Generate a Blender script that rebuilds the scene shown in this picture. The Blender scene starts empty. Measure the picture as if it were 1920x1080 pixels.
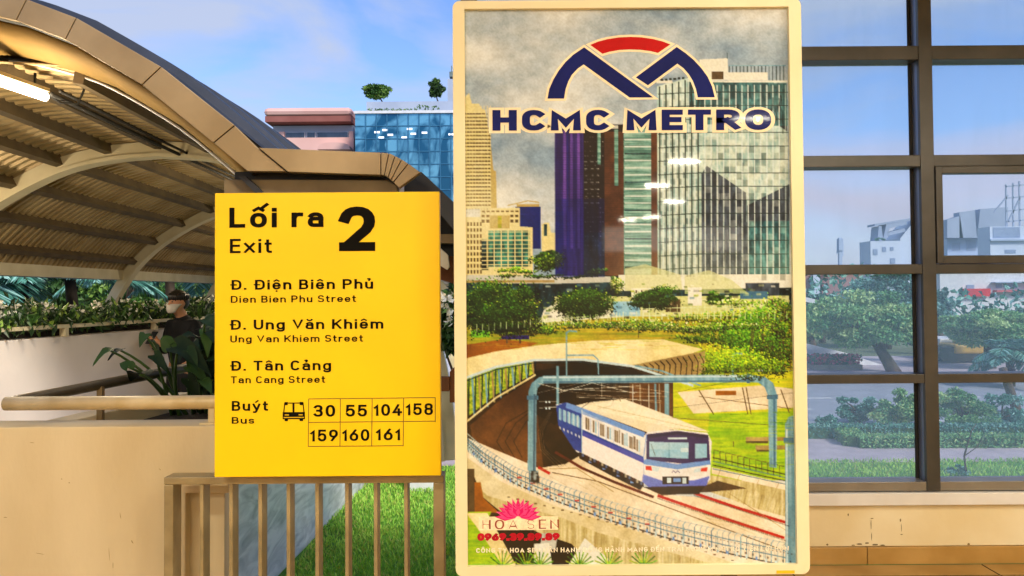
import bpy, bmesh, math, random, unicodedata
import numpy as np
from mathutils import Vector, Matrix

random.seed(7)
rng = np.random.default_rng(7)
C = bpy.context.scene
R = math.radians

# ------------------------------------------------------------------ camera
F = 1500.0                       # focal length in pixels of a 1920 wide frame
PITCH, ROLL, PPY = R(1.39), R(0.42), 512.0
CAM = Vector((0, 0, 1.65))
ROT = Matrix.Rotation(R(90) + PITCH, 3, 'X') @ Matrix.Rotation(-ROLL, 3, 'Z')
cam = bpy.data.cameras.new('camera')
cam_ob = bpy.data.objects.new('camera', cam)
C.collection.objects.link(cam_ob)
cam.sensor_width = 36.0
cam.lens = 36.0 * F / 1920.0
cam.shift_y = (PPY - 540.0) / 1920.0
cam.clip_start, cam.clip_end = 0.05, 3000
cam_ob.matrix_world = Matrix.Translation(CAM) @ ROT.to_4x4()
C.camera = cam_ob


def ray(px, py):
    return ROT @ Vector(((px - 960) / F, -(py - PPY) / F, -1))


def P(px, py, Y):
    d = ray(px, py)
    return CAM + d * (Y / d.y)


def G(px, py, z):
    d = ray(px, py)
    return CAM + d * ((z - CAM.z) / d.z)


# ------------------------------------------------------------------ world, sun, exposure
SUN_EL, SUN_AZ = R(38), R(140)     # sun stands behind the camera, to the right
w = bpy.data.worlds.new('World')
C.world = w
w.use_nodes = True
nt = w.node_tree
nt.nodes.clear()
N = nt.nodes.new
out = N('ShaderNodeOutputWorld')
bg = N('ShaderNodeBackground')
sky = N('ShaderNodeTexSky')
sky.sky_type = 'NISHITA'
sky.sun_disc = False
sky.sun_elevation = SUN_EL
sky.sun_rotation = SUN_AZ
sky.air_density = 1.0
sky.dust_density = 0.6
sky.ozone_density = 2.0
tc = N('ShaderNodeTexCoord')
mp = N('ShaderNodeMapping')
mp.inputs['Scale'].default_value = (1.0, 1.0, 3.2)
no = N('ShaderNodeTexNoise')
no.inputs['Scale'].default_value = 2.6
no.inputs['Detail'].default_value = 7
no.inputs['Roughness'].default_value = 0.52
no.inputs['Distortion'].default_value = 0.5
cr = N('ShaderNodeValToRGB')
cr.color_ramp.elements[0].position = 0.43
cr.color_ramp.elements[0].color = (0, 0, 0, 1)
cr.color_ramp.elements[1].position = 0.60
cr.color_ramp.elements[1].color = (0.9, 0.9, 0.9, 1)
mx = N('ShaderNodeMix')
mx.data_type = 'RGBA'
mx.inputs['B'].default_value = (1.75, 1.98, 2.6, 1)     # thin bright cloud
tint = N('ShaderNodeMix')
tint.data_type = 'RGBA'
tint.blend_type = 'MULTIPLY'
tint.inputs['Factor'].default_value = 1.0
tint.inputs['B'].default_value = (0.47, 0.54, 0.72, 1)
L = nt.links.new
L(tc.outputs['Generated'], mp.inputs['Vector'])
L(mp.outputs['Vector'], no.inputs['Vector'])
L(no.outputs['Fac'], cr.inputs['Fac'])
L(cr.outputs['Color'], mx.inputs['Factor'])
L(sky.outputs['Color'], tint.inputs['A'])
L(tint.outputs['Result'], mx.inputs['A'])
# a low pinkish bank of cloud above the horizon
sx_ = N('ShaderNodeSeparateXYZ')
L(tc.outputs['Generated'], sx_.inputs['Vector'])
n2 = N('ShaderNodeTexNoise')
n2.inputs['Scale'].default_value = 3.5
n2.inputs['Detail'].default_value = 6
mp2 = N('ShaderNodeMapping')
mp2.inputs['Scale'].default_value = (1, 1, 5)
L(tc.outputs['Generated'], mp2.inputs['Vector'])
L(mp2.outputs['Vector'], n2.inputs['Vector'])
ad = N('ShaderNodeMath')
ad.operation = 'MULTIPLY_ADD'
ad.inputs[1].default_value = .16
L(n2.outputs['Fac'], ad.inputs[0])
L(sx_.outputs['Z'], ad.inputs[2])
r2 = N('ShaderNodeValToRGB')
e_ = r2.color_ramp.elements
e_[0].position, e_[0].color = .13, (.25, .25, .25, 1)
e_[1].position, e_[1].color = .27, (0, 0, 0, 1)
k_ = e_.new(.205)
k_.color = (.75, .75, .75, 1)
L(ad.outputs[0], r2.inputs['Fac'])
mx2 = N('ShaderNodeMix')
mx2.data_type = 'RGBA'
mx2.inputs['B'].default_value = (2.45, 2.2, 2.7, 1)
L(r2.outputs['Color'], mx2.inputs['Factor'])
L(mx.outputs['Result'], mx2.inputs['A'])
L(mx2.outputs['Result'], bg.inputs['Color'])
bg.inputs['Strength'].default_value = 0.15
L(bg.outputs[0], out.inputs[0])

sl = bpy.data.lights.new('sun', 'SUN')
sl.energy = 1.8
sl.angle = R(12)
sl.color = (1.0, 0.93, 0.82)
so = bpy.data.objects.new('sun', sl)
C.collection.objects.link(so)
sdir = Vector((math.sin(SUN_AZ) * math.cos(SUN_EL), math.cos(SUN_AZ) * math.cos(SUN_EL), math.sin(SUN_EL)))
so.rotation_euler = sdir.to_track_quat('Z', 'Y').to_euler()
so.location = (0, -30, 40)

C.view_settings.view_transform = 'Standard'
C.view_settings.look = 'None'
C.view_settings.exposure = 1.1
C.view_settings.gamma = 1.0
C.view_settings.use_curve_mapping = False
C.render.engine = 'CYCLES'
C.cycles.use_denoising = True
C.cycles.max_bounces = 6
C.cycles.transparent_max_bounces = 16
C.cycles.sample_clamp_indirect = 6.0
C.cycles.caustics_reflective = False
C.cycles.caustics_refractive = False


# ------------------------------------------------------------------ helpers
def lin(c):
    if isinstance(c, str):
        c = [int(c[i:i + 2], 16) / 255 for i in (0, 2, 4)]
        c = [x / 12.92 if x <= .04045 else ((x + .055) / 1.055) ** 2.4 for x in c]
    return (c[0], c[1], c[2], 1.0)


_m = {}


def mat(name, a, b=None, rough=0.6, scale=6.0, metal=0.0, bump=0.0, bscale=None, stretch=(1, 1, 1), lo=.35, hi=.65,
        detail=5.0, emit=0.0, coat=0.0, spec=0.5, kind='noise', trans=0.0, warp=0.0, grain=0.0, gscale=70):
    """principled material whose colour wanders between a and b (noise, voronoi or wave)"""
    if name in _m:
        return _m[name]
    m = bpy.data.materials.new(name)
    m.use_nodes = True
    t = m.node_tree
    bs = t.nodes['Principled BSDF']
    bs.inputs['Roughness'].default_value = rough
    bs.inputs['Metallic'].default_value = metal
    bs.inputs['Specular IOR Level'].default_value = spec
    bs.inputs['Coat Weight'].default_value = coat
    bs.inputs['Coat Roughness'].default_value = 0.04
    a = lin(a)
    b = lin(b) if b is not None else tuple(x * .86 for x in a[:3]) + (1,)
    tcn = t.nodes.new('ShaderNodeTexCoord')
    mpn = t.nodes.new('ShaderNodeMapping')
    mpn.inputs['Scale'].default_value = stretch
    t.links.new(tcn.outputs['Object'], mpn.inputs['Vector'])
    if kind == 'noise':
        tx = t.nodes.new('ShaderNodeTexNoise')
        tx.inputs['Detail'].default_value = detail
        tx.inputs['Distortion'].default_value = warp
        o = tx.outputs['Fac']
    elif kind == 'voronoi':
        tx = t.nodes.new('ShaderNodeTexVoronoi')
        o = tx.outputs['Distance']
    else:
        tx = t.nodes.new('ShaderNodeTexWave')
        tx.inputs['Distortion'].default_value = warp
        tx.inputs['Detail'].default_value = detail
        o = tx.outputs['Fac']
    tx.inputs['Scale'].default_value = scale
    t.links.new(mpn.outputs['Vector'], tx.inputs['Vector'])
    rp = t.nodes.new('ShaderNodeValToRGB')
    rp.color_ramp.elements[0].position = lo
    rp.color_ramp.elements[0].color = a
    rp.color_ramp.elements[1].position = hi
    rp.color_ramp.elements[1].color = b
    t.links.new(o, rp.inputs['Fac'])
    if grain:
        gn = t.nodes.new('ShaderNodeTexNoise')
        gn.inputs['Scale'].default_value = gscale
        gn.inputs['Detail'].default_value = 8
        gn.inputs['Roughness'].default_value = .7
        gm_ = t.nodes.new('ShaderNodeMapRange')
        gm_.inputs['From Min'].default_value = .3
        gm_.inputs['From Max'].default_value = .7
        gm_.inputs['To Min'].default_value = 1 - grain
        gm_.inputs['To Max'].default_value = 1 + grain * .6
        gx = t.nodes.new('ShaderNodeMix')
        gx.data_type = 'RGBA'
        gx.blend_type = 'MULTIPLY'
        gx.inputs['Factor'].default_value = 1
        t.links.new(mpn.outputs['Vector'], gn.inputs['Vector'])
        t.links.new(gn.outputs['Fac'], gm_.inputs['Value'])
        t.links.new(rp.outputs['Color'], gx.inputs['A'])
        t.links.new(gm_.outputs['Result'], gx.inputs['B'])
        t.links.new(gx.outputs['Result'], bs.inputs['Base Color'])
    else:
        t.links.new(rp.outputs['Color'], bs.inputs['Base Color'])
    if emit:
        t.links.new(rp.outputs['Color'], bs.inputs['Emission Color'])
        bs.inputs['Emission Strength'].default_value = emit
    if trans:
        bs.inputs['Transmission Weight'].default_value = trans
    if bump:
        bn = t.nodes.new('ShaderNodeTexNoise')
        bn.inputs['Scale'].default_value = bscale or scale * 6
        bn.inputs['Detail'].default_value = 6
        t.links.new(mpn.outputs['Vector'], bn.inputs['Vector'])
        bp = t.nodes.new('ShaderNodeBump')
        bp.inputs['Strength'].default_value = bump
        bp.inputs['Distance'].default_value = 0.01
        t.links.new(bn.outputs['Fac'], bp.inputs['Height'])
        t.links.new(bp.outputs['Normal'], bs.inputs['Normal'])
    _m[name] = m
    return m


class MB:
    """collects shapes and links them as ONE mesh object"""
    def __init__(s):
        s.v, s.f, s.mi = [], [], []

    def add(s, vs, fs, mi=0):
        n = len(s.v)
        s.v += [tuple(v) for v in vs]
        s.f += [tuple(i + n for i in f) for f in fs]
        s.mi += [mi] * len(fs)

    def box(s, x0, x1, y0, y1, z0, z1, mi=0):
        vs = [(x, y, z) for z in (z0, z1) for y in (y0, y1) for x in (x0, x1)]
        s.add(vs, [(0, 2, 3, 1), (4, 5, 7, 6), (0, 1, 5, 4), (2, 6, 7, 3), (0, 4, 6, 2), (1, 3, 7, 5)], mi)

    def prism(s, pts, ex, mi=0):
        pts = [Vector(p) for p in pts]
        ex = Vector(ex)
        n = len(pts)
        fs = [tuple(range(n)), tuple(range(2 * n - 1, n - 1, -1))]
        fs += [(i, i + n, (i + 1) % n + n, (i + 1) % n) for i in range(n)]
        s.add(pts + [p + ex for p in pts], fs, mi)

    def bar(s, a, b, wx, wz, mi=0, up=(0, 0, 1)):
        """straight bar of rectangular section from a to b"""
        a, b = Vector(a), Vector(b)
        d = (b - a).normalized()
        sx = d.cross(Vector(up))
        if sx.length < 1e-4:
            sx = d.cross(Vector((0, 1, 0)))
        sx.normalize()
        sz = sx.cross(d)
        q = [sx * (wx / 2 * i) + sz * (wz / 2 * j) for i, j in ((-1, -1), (1, -1), (1, 1), (-1, 1))]
        s.add([a + o for o in q] + [b + o for o in q],
              [(3, 2, 1, 0), (4, 5, 6, 7)] + [(i, (i + 1) % 4, (i + 1) % 4 + 4, i + 4) for i in range(4)], mi)

    def tube(s, pts, r, n=8, mi=0, cap=True):
        pts = [Vector(p) for p in pts]
        rs = r if isinstance(r, (list, tuple)) else [r] * len(pts)
        vs, fs = [], []
        prev = None
        for i, p in enumerate(pts):
            d = (pts[min(i + 1, len(pts) - 1)] - pts[max(i - 1, 0)]).normalized()
            if prev is None:
                u = d.cross(Vector((0, 0, 1)))
                if u.length < .05:
                    u = d.cross(Vector((1, 0, 0)))
            else:
                u = prev - d * prev.dot(d)
            u.normalize()
            prev = u
            v = d.cross(u)
            for k in range(n):
                a = 2 * math.pi * k / n
                vs.append(p + (u * math.cos(a) + v * math.sin(a)) * rs[i])
        for i in range(len(pts) - 1):
            for k in range(n):
                fs.append((i * n + k, i * n + (k + 1) % n, (i + 1) * n + (k + 1) % n, (i + 1) * n + k))
        if cap:
            fs.append(tuple(range(n - 1, -1, -1)))
            fs.append(tuple(range((len(pts) - 1) * n, len(pts) * n)))
        s.add(vs, fs, mi)

    def sweep(s, pts, sec, mi=0):
        """rows of points: pts = list of rings (each a list of points), lofted closed in the ring"""
        n = len(pts[0])
        vs = [p for r in pts for p in r]
        fs = []
        for i in range(len(pts) - 1):
            for k in range(n):
                fs.append((i * n + k, i * n + (k + 1) % n, (i + 1) * n + (k + 1) % n, (i + 1) * n + k))
        fs.append(tuple(range(n - 1, -1, -1)))
        fs.append(tuple(range((len(pts) - 1) * n, len(pts) * n)))
        s.add(vs, fs, mi)

    def grid(s, rows, mi=0):
        n = len(rows[0])
        vs = [p for r in rows for p in r]
        fs = [(i * n + k, i * n + k + 1, (i + 1) * n + k + 1, (i + 1) * n + k)
              for i in range(len(rows) - 1) for k in range(n - 1)]
        s.add(vs, fs, mi)

    def ball(s, c, rx, ry, rz, mi=0, n=12, m=8):
        c = Vector(c)
        vs, fs = [], []
        for i in range(m + 1):
            t = math.pi * i / m
            for k in range(n):
                a = 2 * math.pi * k / n
                vs.append(c + Vector((rx * math.sin(t) * math.cos(a), ry * math.sin(t) * math.sin(a), rz * math.cos(t))))
        for i in range(m):
            for k in range(n):
                fs.append((i * n + k, (i + 1) * n + k, (i + 1) * n + (k + 1) % n, i * n + (k + 1) % n))
        s.add(vs, fs, mi)

    def leaves(s, c, d, l, wd, mi, fold=.25):
        """numpy batch of diamond leaves: centres c, directions d, lengths l, widths wd"""
        n = len(c)
        d = d / np.linalg.norm(d, axis=1, keepdims=True)
        r = rng.normal(size=(n, 3))
        sd = np.cross(d, r)
        sd /= np.linalg.norm(sd, axis=1, keepdims=True)
        up = np.cross(sd, d)
        l = np.asarray(l).reshape(-1, 1) * np.ones((n, 1))
        wd = np.asarray(wd).reshape(-1, 1) * np.ones((n, 1))
        a = c - d * l / 2
        b = c + d * l / 2
        e = c + sd * wd / 2 + up * wd * fold
        g = c - sd * wd / 2 + up * wd * fold
        vs = np.stack([a, e, b, g], 1).reshape(-1, 3)
        base = len(s.v)
        s.v += [tuple(x) for x in vs.tolist()]
        s.f += [(base + 4 * i, base + 4 * i + 1, base + 4 * i + 2, base + 4 * i + 3) for i in range(n)]
        s.mi += list(mi) if hasattr(mi, '__len__') else [mi] * n

    def build(s, name, mats, parent=None, smooth=False, bevel=0.0, fix=True):
        me = bpy.data.meshes.new(name)
        me.from_pydata(s.v, [], s.f)
        if not isinstance(mats, (list, tuple)):
            mats = [mats]
        for m in mats:
            me.materials.append(m)
        if len(mats) > 1:
            me.polygons.foreach_set('material_index', s.mi)
        if fix and len(s.f) < 6000:
            bm = bmesh.new()
            bm.from_mesh(me)
            bmesh.ops.recalc_face_normals(bm, faces=bm.faces)
            bm.to_mesh(me)
            bm.free()
        if smooth:
            me.polygons.foreach_set('use_smooth', [True] * len(me.polygons))
        me.update()
        o = bpy.data.objects.new(name, me)
        C.collection.objects.link(o)
        if parent is not None:
            o.parent = parent
            o.location = -wloc(parent)
        if bevel:
            b = o.modifiers.new('bevel', 'BEVEL')
            b.width = bevel
            b.segments = 2
            b.limit_method = 'ANGLE'
        return o


def wloc(o):
    v = Vector((0, 0, 0))
    while o is not None:
        v += Vector(o.location)
        o = o.parent
    return v


def tag(o, label, cat, group=None, kind=None):
    o['label'] = label
    o['category'] = cat
    if group:
        o['group'] = group
    if kind:
        o['kind'] = kind
    return o


def thing(name, loc, label, cat, group=None):
    o = bpy.data.objects.new(name, None)
    o.empty_display_size = 0.2
    C.collection.objects.link(o)
    o.location = loc
    return tag(o, label, cat, group)


def structure(mb, name, m, **k):
    o = mb.build(name, m, **k)
    o['kind'] = 'structure'
    return o


def part(mb, name, m, parent, label=None, **k):
    o = mb.build(name, m, parent, **k)
    if label:
        o['label'] = label
    return o


def lerp(a, b, t):
    return a + (b - a) * t


# ------------------------------------------------------------------ lettering: a stroke alphabet
XH = .67


def E(cx, cy, rx, ry, a0, a1, n=10, p=2.3):
    o = []
    for i in range(n + 1):
        a = R(a0 + (a1 - a0) * i / n)
        c, s_ = math.cos(a), math.sin(a)
        o.append((cx + rx * math.copysign(abs(c) ** (2 / p), c), cy + ry * math.copysign(abs(s_) ** (2 / p), s_)))
    return o


def oval(x0, y0, x1, y1):
    cx, cy = (x0 + x1) / 2, (y0 + y1) / 2
    return ['c'] + E(cx, cy, (x1 - x0) / 2, (y1 - y0) / 2, 0, 360, 28)[:-1]


_S = E(.5, .755, .48, .245, 25, 180, 8) + E(.5, .755, .48, .245, 195, 262, 4) + E(.5, .255, .5, .255, 82, 0, 5) + E(.5, .255, .5, .255, -15, -158, 8)
_C = E(.5, .62, .5, .38, 42, 180, 9) + E(.5, .38, .5, .38, 180, 318, 9)
_arch = lambda x0, x1, h=.27: E((x0 + x1) / 2, XH - h, (x1 - x0) / 2, h, 180, 0, 10)
_P = [(0, 0), (0, 1), (.5, 1)] + E(.5, .73, .5, .27, 90, -90) + [(0, .46)]
GL = {
    'A': (.74, [[(0, 0), (.5, 1), (1, 0)], [(.2, .27), (.8, .27)]]),
    'B': (.62, [[(0, .52), (.5, .52)] + E(.5, .26, .5, .26, 90, -90) + [(0, 0), (0, 1), (.48, 1)] + E(.48, .76, .44, .24, 90, -90) + [(.3, .52)]]),
    'C': (.64, [_C]),
    'D': (.66, [['c', (0, 0), (0, 1), (.42, 1)] + E(.42, .58, .58, .42, 90, 0) + E(.42, .42, .58, .42, 0, -90)]),
    'E': (.56, [[(1, 1), (0, 1), (0, 0), (1, 0)], [(0, .52), (.9, .52)]]),
    'G': (.66, [_C[:-2] + [(.96, .16), (1, .3), (1, .46), (.55, .46)]]),
    'H': (.66, [[(0, 0), (0, 1)], [(1, 0), (1, 1)], [(0, .52), (1, .52)]]),
    'I': (.15, [[(0, 0), (0, 1)]]),
    'K': (.64, [[(0, 0), (0, 1)], [(1, 1), (0.05, .36)], [(.36, .58), (1, 0)]]),
    'L': (.54, [[(0, 1), (0, 0), (1, 0)]]),
    'M': (.84, [[(0, 0), (0, 1), (.5, .3), (1, 1), (1, 0)]]),
    'N': (.68, [[(0, 0), (0, 1), (1, 0), (1, 1)]]),
    'O': (.72, [oval(0, 0, 1, 1)]),
    'P': (.62, [_P]),
    'R': (.64, [_P, [(.45, .46), (1, 0)]]),
    'S': (.6, [_S]),
    'T': (.62, [[(0, 1), (1, 1)], [(.5, 1), (.5, 0)]]),
    'U': (.64, [[(0, 1), (0, .36)] + E(.5, .36, .5, .36, 180, 360) + [(1, 1)]]),
    'V': (.7, [[(0, 1), (.5, 0), (1, 1)]]),
    'Y': (.68, [[(0, 1), (.5, .42), (1, 1)], [(.5, .42), (.5, 0)]]),
    'a': (.54, [E(.5, XH - .2, .48, .2, 155, 0, 8) + [(1, 0)], [(1, .4), (.35, .4)] + E(.35, .2, .35, .2, 90, 270, 8) + [(1, 0)]]),
    'e': (.56, [[(0.02, .345), (1, .345)] + E(.5, .335, .5, .335, 10, 320, 18)]),
    'g': (.56, [oval(0, 0, 1, XH), [(1, XH), (1, -.08)] + E(.5, -.08, .5, .2, 0, -150, 8)]),
    'h': (.54, [[(0, 0), (0, 1)], _arch(0, 1) + [(1, 0)]]),
    'i': (.15, [[(0, 0), (0, XH)], [(0, .96), (0, .97)]]),
    'm': (.86, [[(0, 0), (0, XH)], _arch(0, .5, .24) + [(.5, 0)], _arch(.5, 1, .24) + [(1, 0)]]),
    'n': (.54, [[(0, 0), (0, XH)], _arch(0, 1) + [(1, 0)]]),
    'o': (.58, [oval(0, 0, 1, XH)]),
    'r': (.38, [[(0, 0), (0, XH)], E(.85, XH - .36, .85, .36, 180, 80, 8)]),
    's': (.5, [[(x, y * XH) for x, y in _S]]),
    't': (.38, [[(.36, .93), (.36, .18)] + E(.84, .18, .48, .18, 180, 270, 6) + [(1, 0)], [(0, XH), (.95, XH)]]),
    'u': (.54, [[(0, XH), (0, .27)] + E(.5, .27, .5, .27, 180, 360), [(1, XH), (1, 0)]]),
    'x': (.58, [[(0, XH), (1, 0)], [(1, XH), (0, 0)]]),
    'y': (.58, [[(0, XH), (.52, .02)], [(1, XH), (.44, -.2), (.3, -.27), (.1, -.27)]]),
    '0': (.58, [oval(0, 0, 1, 1)]),
    '1': (.32, [[(0, .74), (.9, 1), (.9, 0)]]),
    '2': (.58, [E(.5, .7, .5, .3, 165, 0, 9) + [(.97, .6), (.85, .47), (.12, .03)], [(0, 0), (1, 0)]]),
    '3': (.58, [E(.5, .76, .46, .24, 155, -90, 12) + [(.4, .52)], [(.45, .52)] + E(.5, .26, .5, .26, 90, -155, 12)]),
    '4': (.62, [[(.62, 1), (0, .26), (1, .26)], [(.72, .55), (.72, 0)]]),
    '5': (.58, [[(.92, 1), (.1, 1), (.04, .5)] + E(.5, .32, .5, .32, 140, -155, 14)]),
    '6': (.58, [oval(0, 0, 1, .62), [(.72, 1), (.12, .5), (.04, .38)]]),
    '7': (.56, [[(0, 1), (1, 1), (.35, 0)]]),
    '8': (.58, [oval(.04, .52, .96, 1), oval(0, 0, 1, .54)]),
    '9': (.58, [oval(0, .38, 1, 1), [(.28, 0), (.88, .5), (.96, .62)]]),
    '.': (.16, [[(0, 0), (0, .02)]]),
}


def ribbon(pts, w, closed=False, cap=True):
    """flat strip of width w along 2-D points, mitred joints"""
    q = [Vector(p) for p in pts]
    u = [q[0]]
    for p in q[1:]:
        if (p - u[-1]).length > 1e-5:
            u.append(p)
    if closed and (u[0] - u[-1]).length < 1e-5:
        u.pop()
    q = u
    n = len(q)
    if n < 2:
        q = [q[0], q[0] + Vector((0, 1e-3))]
        n = 2
    if not closed and cap:
        q[0] = q[0] + (q[0] - q[1]).normalized() * w / 2
        q[-1] = q[-1] + (q[-1] - q[-2]).normalized() * w / 2
    le, ri = [], []
    for i in range(n):
        a = q[i - 1] if (i or closed) else None
        b = q[(i + 1) % n] if (i < n - 1 or closed) else None
        d1 = (q[i] - a).normalized() if a is not None else None
        d2 = (b - q[i]).normalized() if b is not None else None
        d1 = d1 or d2
        d2 = d2 or d1
        n1 = Vector((-d1.y, d1.x))
        n2 = Vector((-d2.y, d2.x))
        m = n1 + n2
        if m.length < 1e-3:
            m = n1
        m.normalize()
        k = min(1 / max(m.dot(n1), .2), 2.6)
        le.append(q[i] + m * (k * w / 2))
        ri.append(q[i] - m * (k * w / 2))
    fs = [(i, (i + 1) % n, n + (i + 1) % n, n + i) for i in range(n if closed else n - 1)]
    return le + ri, fs


def glyphs(s, w, gap=.17):
    """strokes of a text in cap-height units: list of (points, closed, ymin, ymax), and the width"""
    x = 0
    out_ = []
    for ch in unicodedata.normalize('NFC', s):
        if ch == ' ':
            x += .36
            continue
        dec = unicodedata.normalize('NFD', ch)
        b0, marks = dec[0], dec[1:]
        bar = b0 in 'Đđ'
        if bar:
            b0 = 'D'
            x += .05
        gw, st = GL[b0]
        gw = gw + (w - .15) * (1.0 if gw > .2 else 1.0)
        top = 1.0 if b0.isupper() else XH + .05
        mapx = lambda t: x + w / 2 + t * (gw - w)
        mapy = lambda t: w / 2 + t * (1 - w)
        for s_ in st:
            if b0 == 'i' and marks and s_[0][1] > .9:
                continue
            cl = s_[0] == 'c'
            pp = [(mapx(a), mapy(c)) for a, c in (s_[1:] if cl else s_)]
            out_.append((pp, cl, -.4 if b0 in 'gy' else 0, 1.0 if b0 != 'i' else 1.04))
        if bar:
            out_.append(([(x - .03, .5), (x + gw * .42, .5)], False, -.4, 2))
        cx = x + gw / 2
        mw = .8
        circ = '\u0302' in marks
        for k in marks:
            if k == '\u0302':
                out_.append(([(cx - .15, top + .14), (cx, top + .25), (cx + .15, top + .14)], False, -1, 2))
            elif k == '\u0306':
                out_.append((E(cx, top + .27, .15, .12, 190, 350, 6, 2), False, -1, 2))
            elif k == '\u0301':
                o = .2 if circ else 0
                out_.append(([(cx - .04 + o, top + .14 + o * .7), (cx + .1 + o, top + .28 + o * .7)], False, -1, 2))
            elif k == '\u0300':
                o = .2 if circ else 0
                out_.append(([(cx + .04 + o, top + .14 + o * .7), (cx - .1 + o, top + .28 + o * .7)], False, -1, 2))
            elif k == '\u0309':
                out_.append(([(cx - .07, top + .29), (cx + .03, top + .3), (cx + .06, top + .24), (cx, top + .19), (cx, top + .13)], False, -1, 2))
            elif k == '\u0323':
                out_.append(([(cx, -.17), (cx, -.16)], False, -1, 2))
            elif k == '\u031b':
                out_.append(([(cx + gw * .3, top - .06), (cx + gw * .55, top + .02), (cx + gw * .55, top + .1)], False, -1, 2))
        x += gw + gap
    return out_, x - gap


def text(mb, s, px0, px1, base, cap, M, y, wt=.16, grow=0.0, gap=.17, mi=0, layer=1e-5):
    """letters into mb; px0..px1, base and cap in photograph pixels on the sign's own plane M"""
    st, W = glyphs(s, wt, gap)
    for k, (pp, cl, y0, y1) in enumerate(st):
        vs, fs = ribbon(pp, (wt if y1 < 1.5 else wt * .75) + grow, cl)
        o = []
        for v in vs:
            vy = min(max(v.y, y0 - grow / 2), y1 + grow / 2)
            X, Z = M(px0 + v.x / W * (px1 - px0), base - vy * cap)
            o.append((X, y - layer * k, Z))
        if not grow:
            mb.add(o, fs, mi)
        for j, f in enumerate(fs if grow else []):      # outlines fold over themselves: each facet on its own hair-thin level
            mb.add([(o[i][0], y - 3e-6 * (k * 18 + j), o[i][2]) for i in f], [(0, 1, 2, 3)], mi)

# ------------------------------------------------------------------ materials
def S(h):
    return h


M_ = mat
paint_cream = M_('cream wall paint', 'd9c9a6', 'c2ae86', .8, 1.6, bump=.12, bscale=40, lo=.3, hi=.75, detail=9, stretch=(1.6, 1, .7))
paint_white = M_('white parapet paint', 'e2d9d2', 'd3c8c1', .8, 1.1, bump=.1, bscale=30)
bronze = M_('bronze metal cladding', 'b2966b', '997e55', .42, 2.2, metal=.25, bump=.05, bscale=12)
bronze_dk = M_('dark bronze metal', '8d7650', '705c3c', .5, 3, metal=.2)
ochre = M_('ochre soffit', 'a8864c', '8a6c38', .8, 2.0, spec=.2, stretch=(1, .4, 1))
roofm = M_('corrugated roof sheet', 'bda579', 'a48a5e', .5, 2.5, metal=.2)
roof_out = M_('grey roof sheet top', '4a4f5a', '3a3f49', .5, 2.5, metal=.2)
purl = M_('purlin steel', '6b5a3e', '564730', .6, 4)
ribm = M_('arch rib paint', 'dccfae', 'cbbd98', .45, 3)
dark = M_('dark gap metal', '2b2926', '221f1c', .7, 5)
steelrail = M_('cream painted rail', 'd8c59c', 'bfa878', .42, 9, metal=.05, bump=.08, bscale=60)
fence_m = M_('painted railing steel', 'aa9870', '857552', .45, 7, metal=.15, bump=.08, bscale=80)
soil = M_('dark planter soil', '2d2219', '17110c', .95, 14, bump=.5)
marble = M_('grey marble cladding', 'e2e0e2', 'a3a2aa', .35, 1.6, stretch=(1, 1.2, 4.2), lo=.38, hi=.72, detail=9, warp=1.6)
yellow = M_('yellow sign enamel', 'ffd300', 'f9c900', .45, 3.5, spec=.3, lo=.3, hi=.8, detail=8)
black = M_('black lettering vinyl', '120f0a', '0c0a07', .8, 3, spec=.1)
concrete = M_('concrete', '9a9488', '857f74', .9, 2.5, bump=.15)
pavem = M_('pink grey pavers', 'bcafb4', 'a99ca2', .85, 3.0, bump=.1)
asphalt = M_('asphalt', '9a9ea8', '8b8f9a', .9, 2.0, bump=.1)
lane = M_('lane paint', 'd8d8d8', 'c4c4c4', .7, 9)
grass_base = M_('lawn soil and turf', '629a2e', '4b7c22', .95, 3, bump=.4)
grass_m = [M_('grass blade light', 'b4dc5c', '9fce4c', .7, 3), M_('grass blade mid', '8cc745', '79b63a', .7, 3),
           M_('grass blade dry', 'b9c166', 'a2b44e', .7, 3)]
tile = M_('tan floor tile', 'c6a062', 'ab8448', .28, 2.6, bump=.05)
tile2 = M_('tan skirting tile', 'c69c5a', 'ac8342', .3, 3.5)
grout = M_('dark grout', '4a3a24', '3c2f1c', .9, 9)
frame_dk = M_('dark anodised window frame', '5a5855', '4b4946', .38, 4, metal=.45)
frame_side = M_('anodised frame side', '8f95a3', '80869a', .35, 4, metal=.5)
sill_m = M_('white window sill', 'f0edea', 'e2ded9', .5, 4)
wood = M_('brown stained timber', '8a4f1c', '6b3a12', .6, 5, stretch=(1, 1, .2), bump=.15)
white_p = M_('white paint', 'e4e4e6', 'd4d5d9', .6, 4)
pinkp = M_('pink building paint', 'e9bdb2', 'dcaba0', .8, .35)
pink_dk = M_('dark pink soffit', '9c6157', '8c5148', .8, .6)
bwhite = M_('pale grey building paint', 'a9b4c6', '9aa6ba', .8, .5)
wglass = M_('dark window glass', '3a4450', '252c36', .08, 1.5, spec=.8)
trunkm = M_('tree bark', '5a4a3a', '3f3327', .9, 8, bump=.5, stretch=(1, 1, .3))
stem_m = M_('green plant stem', '46642a', '2f481a', .5, 5)
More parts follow.
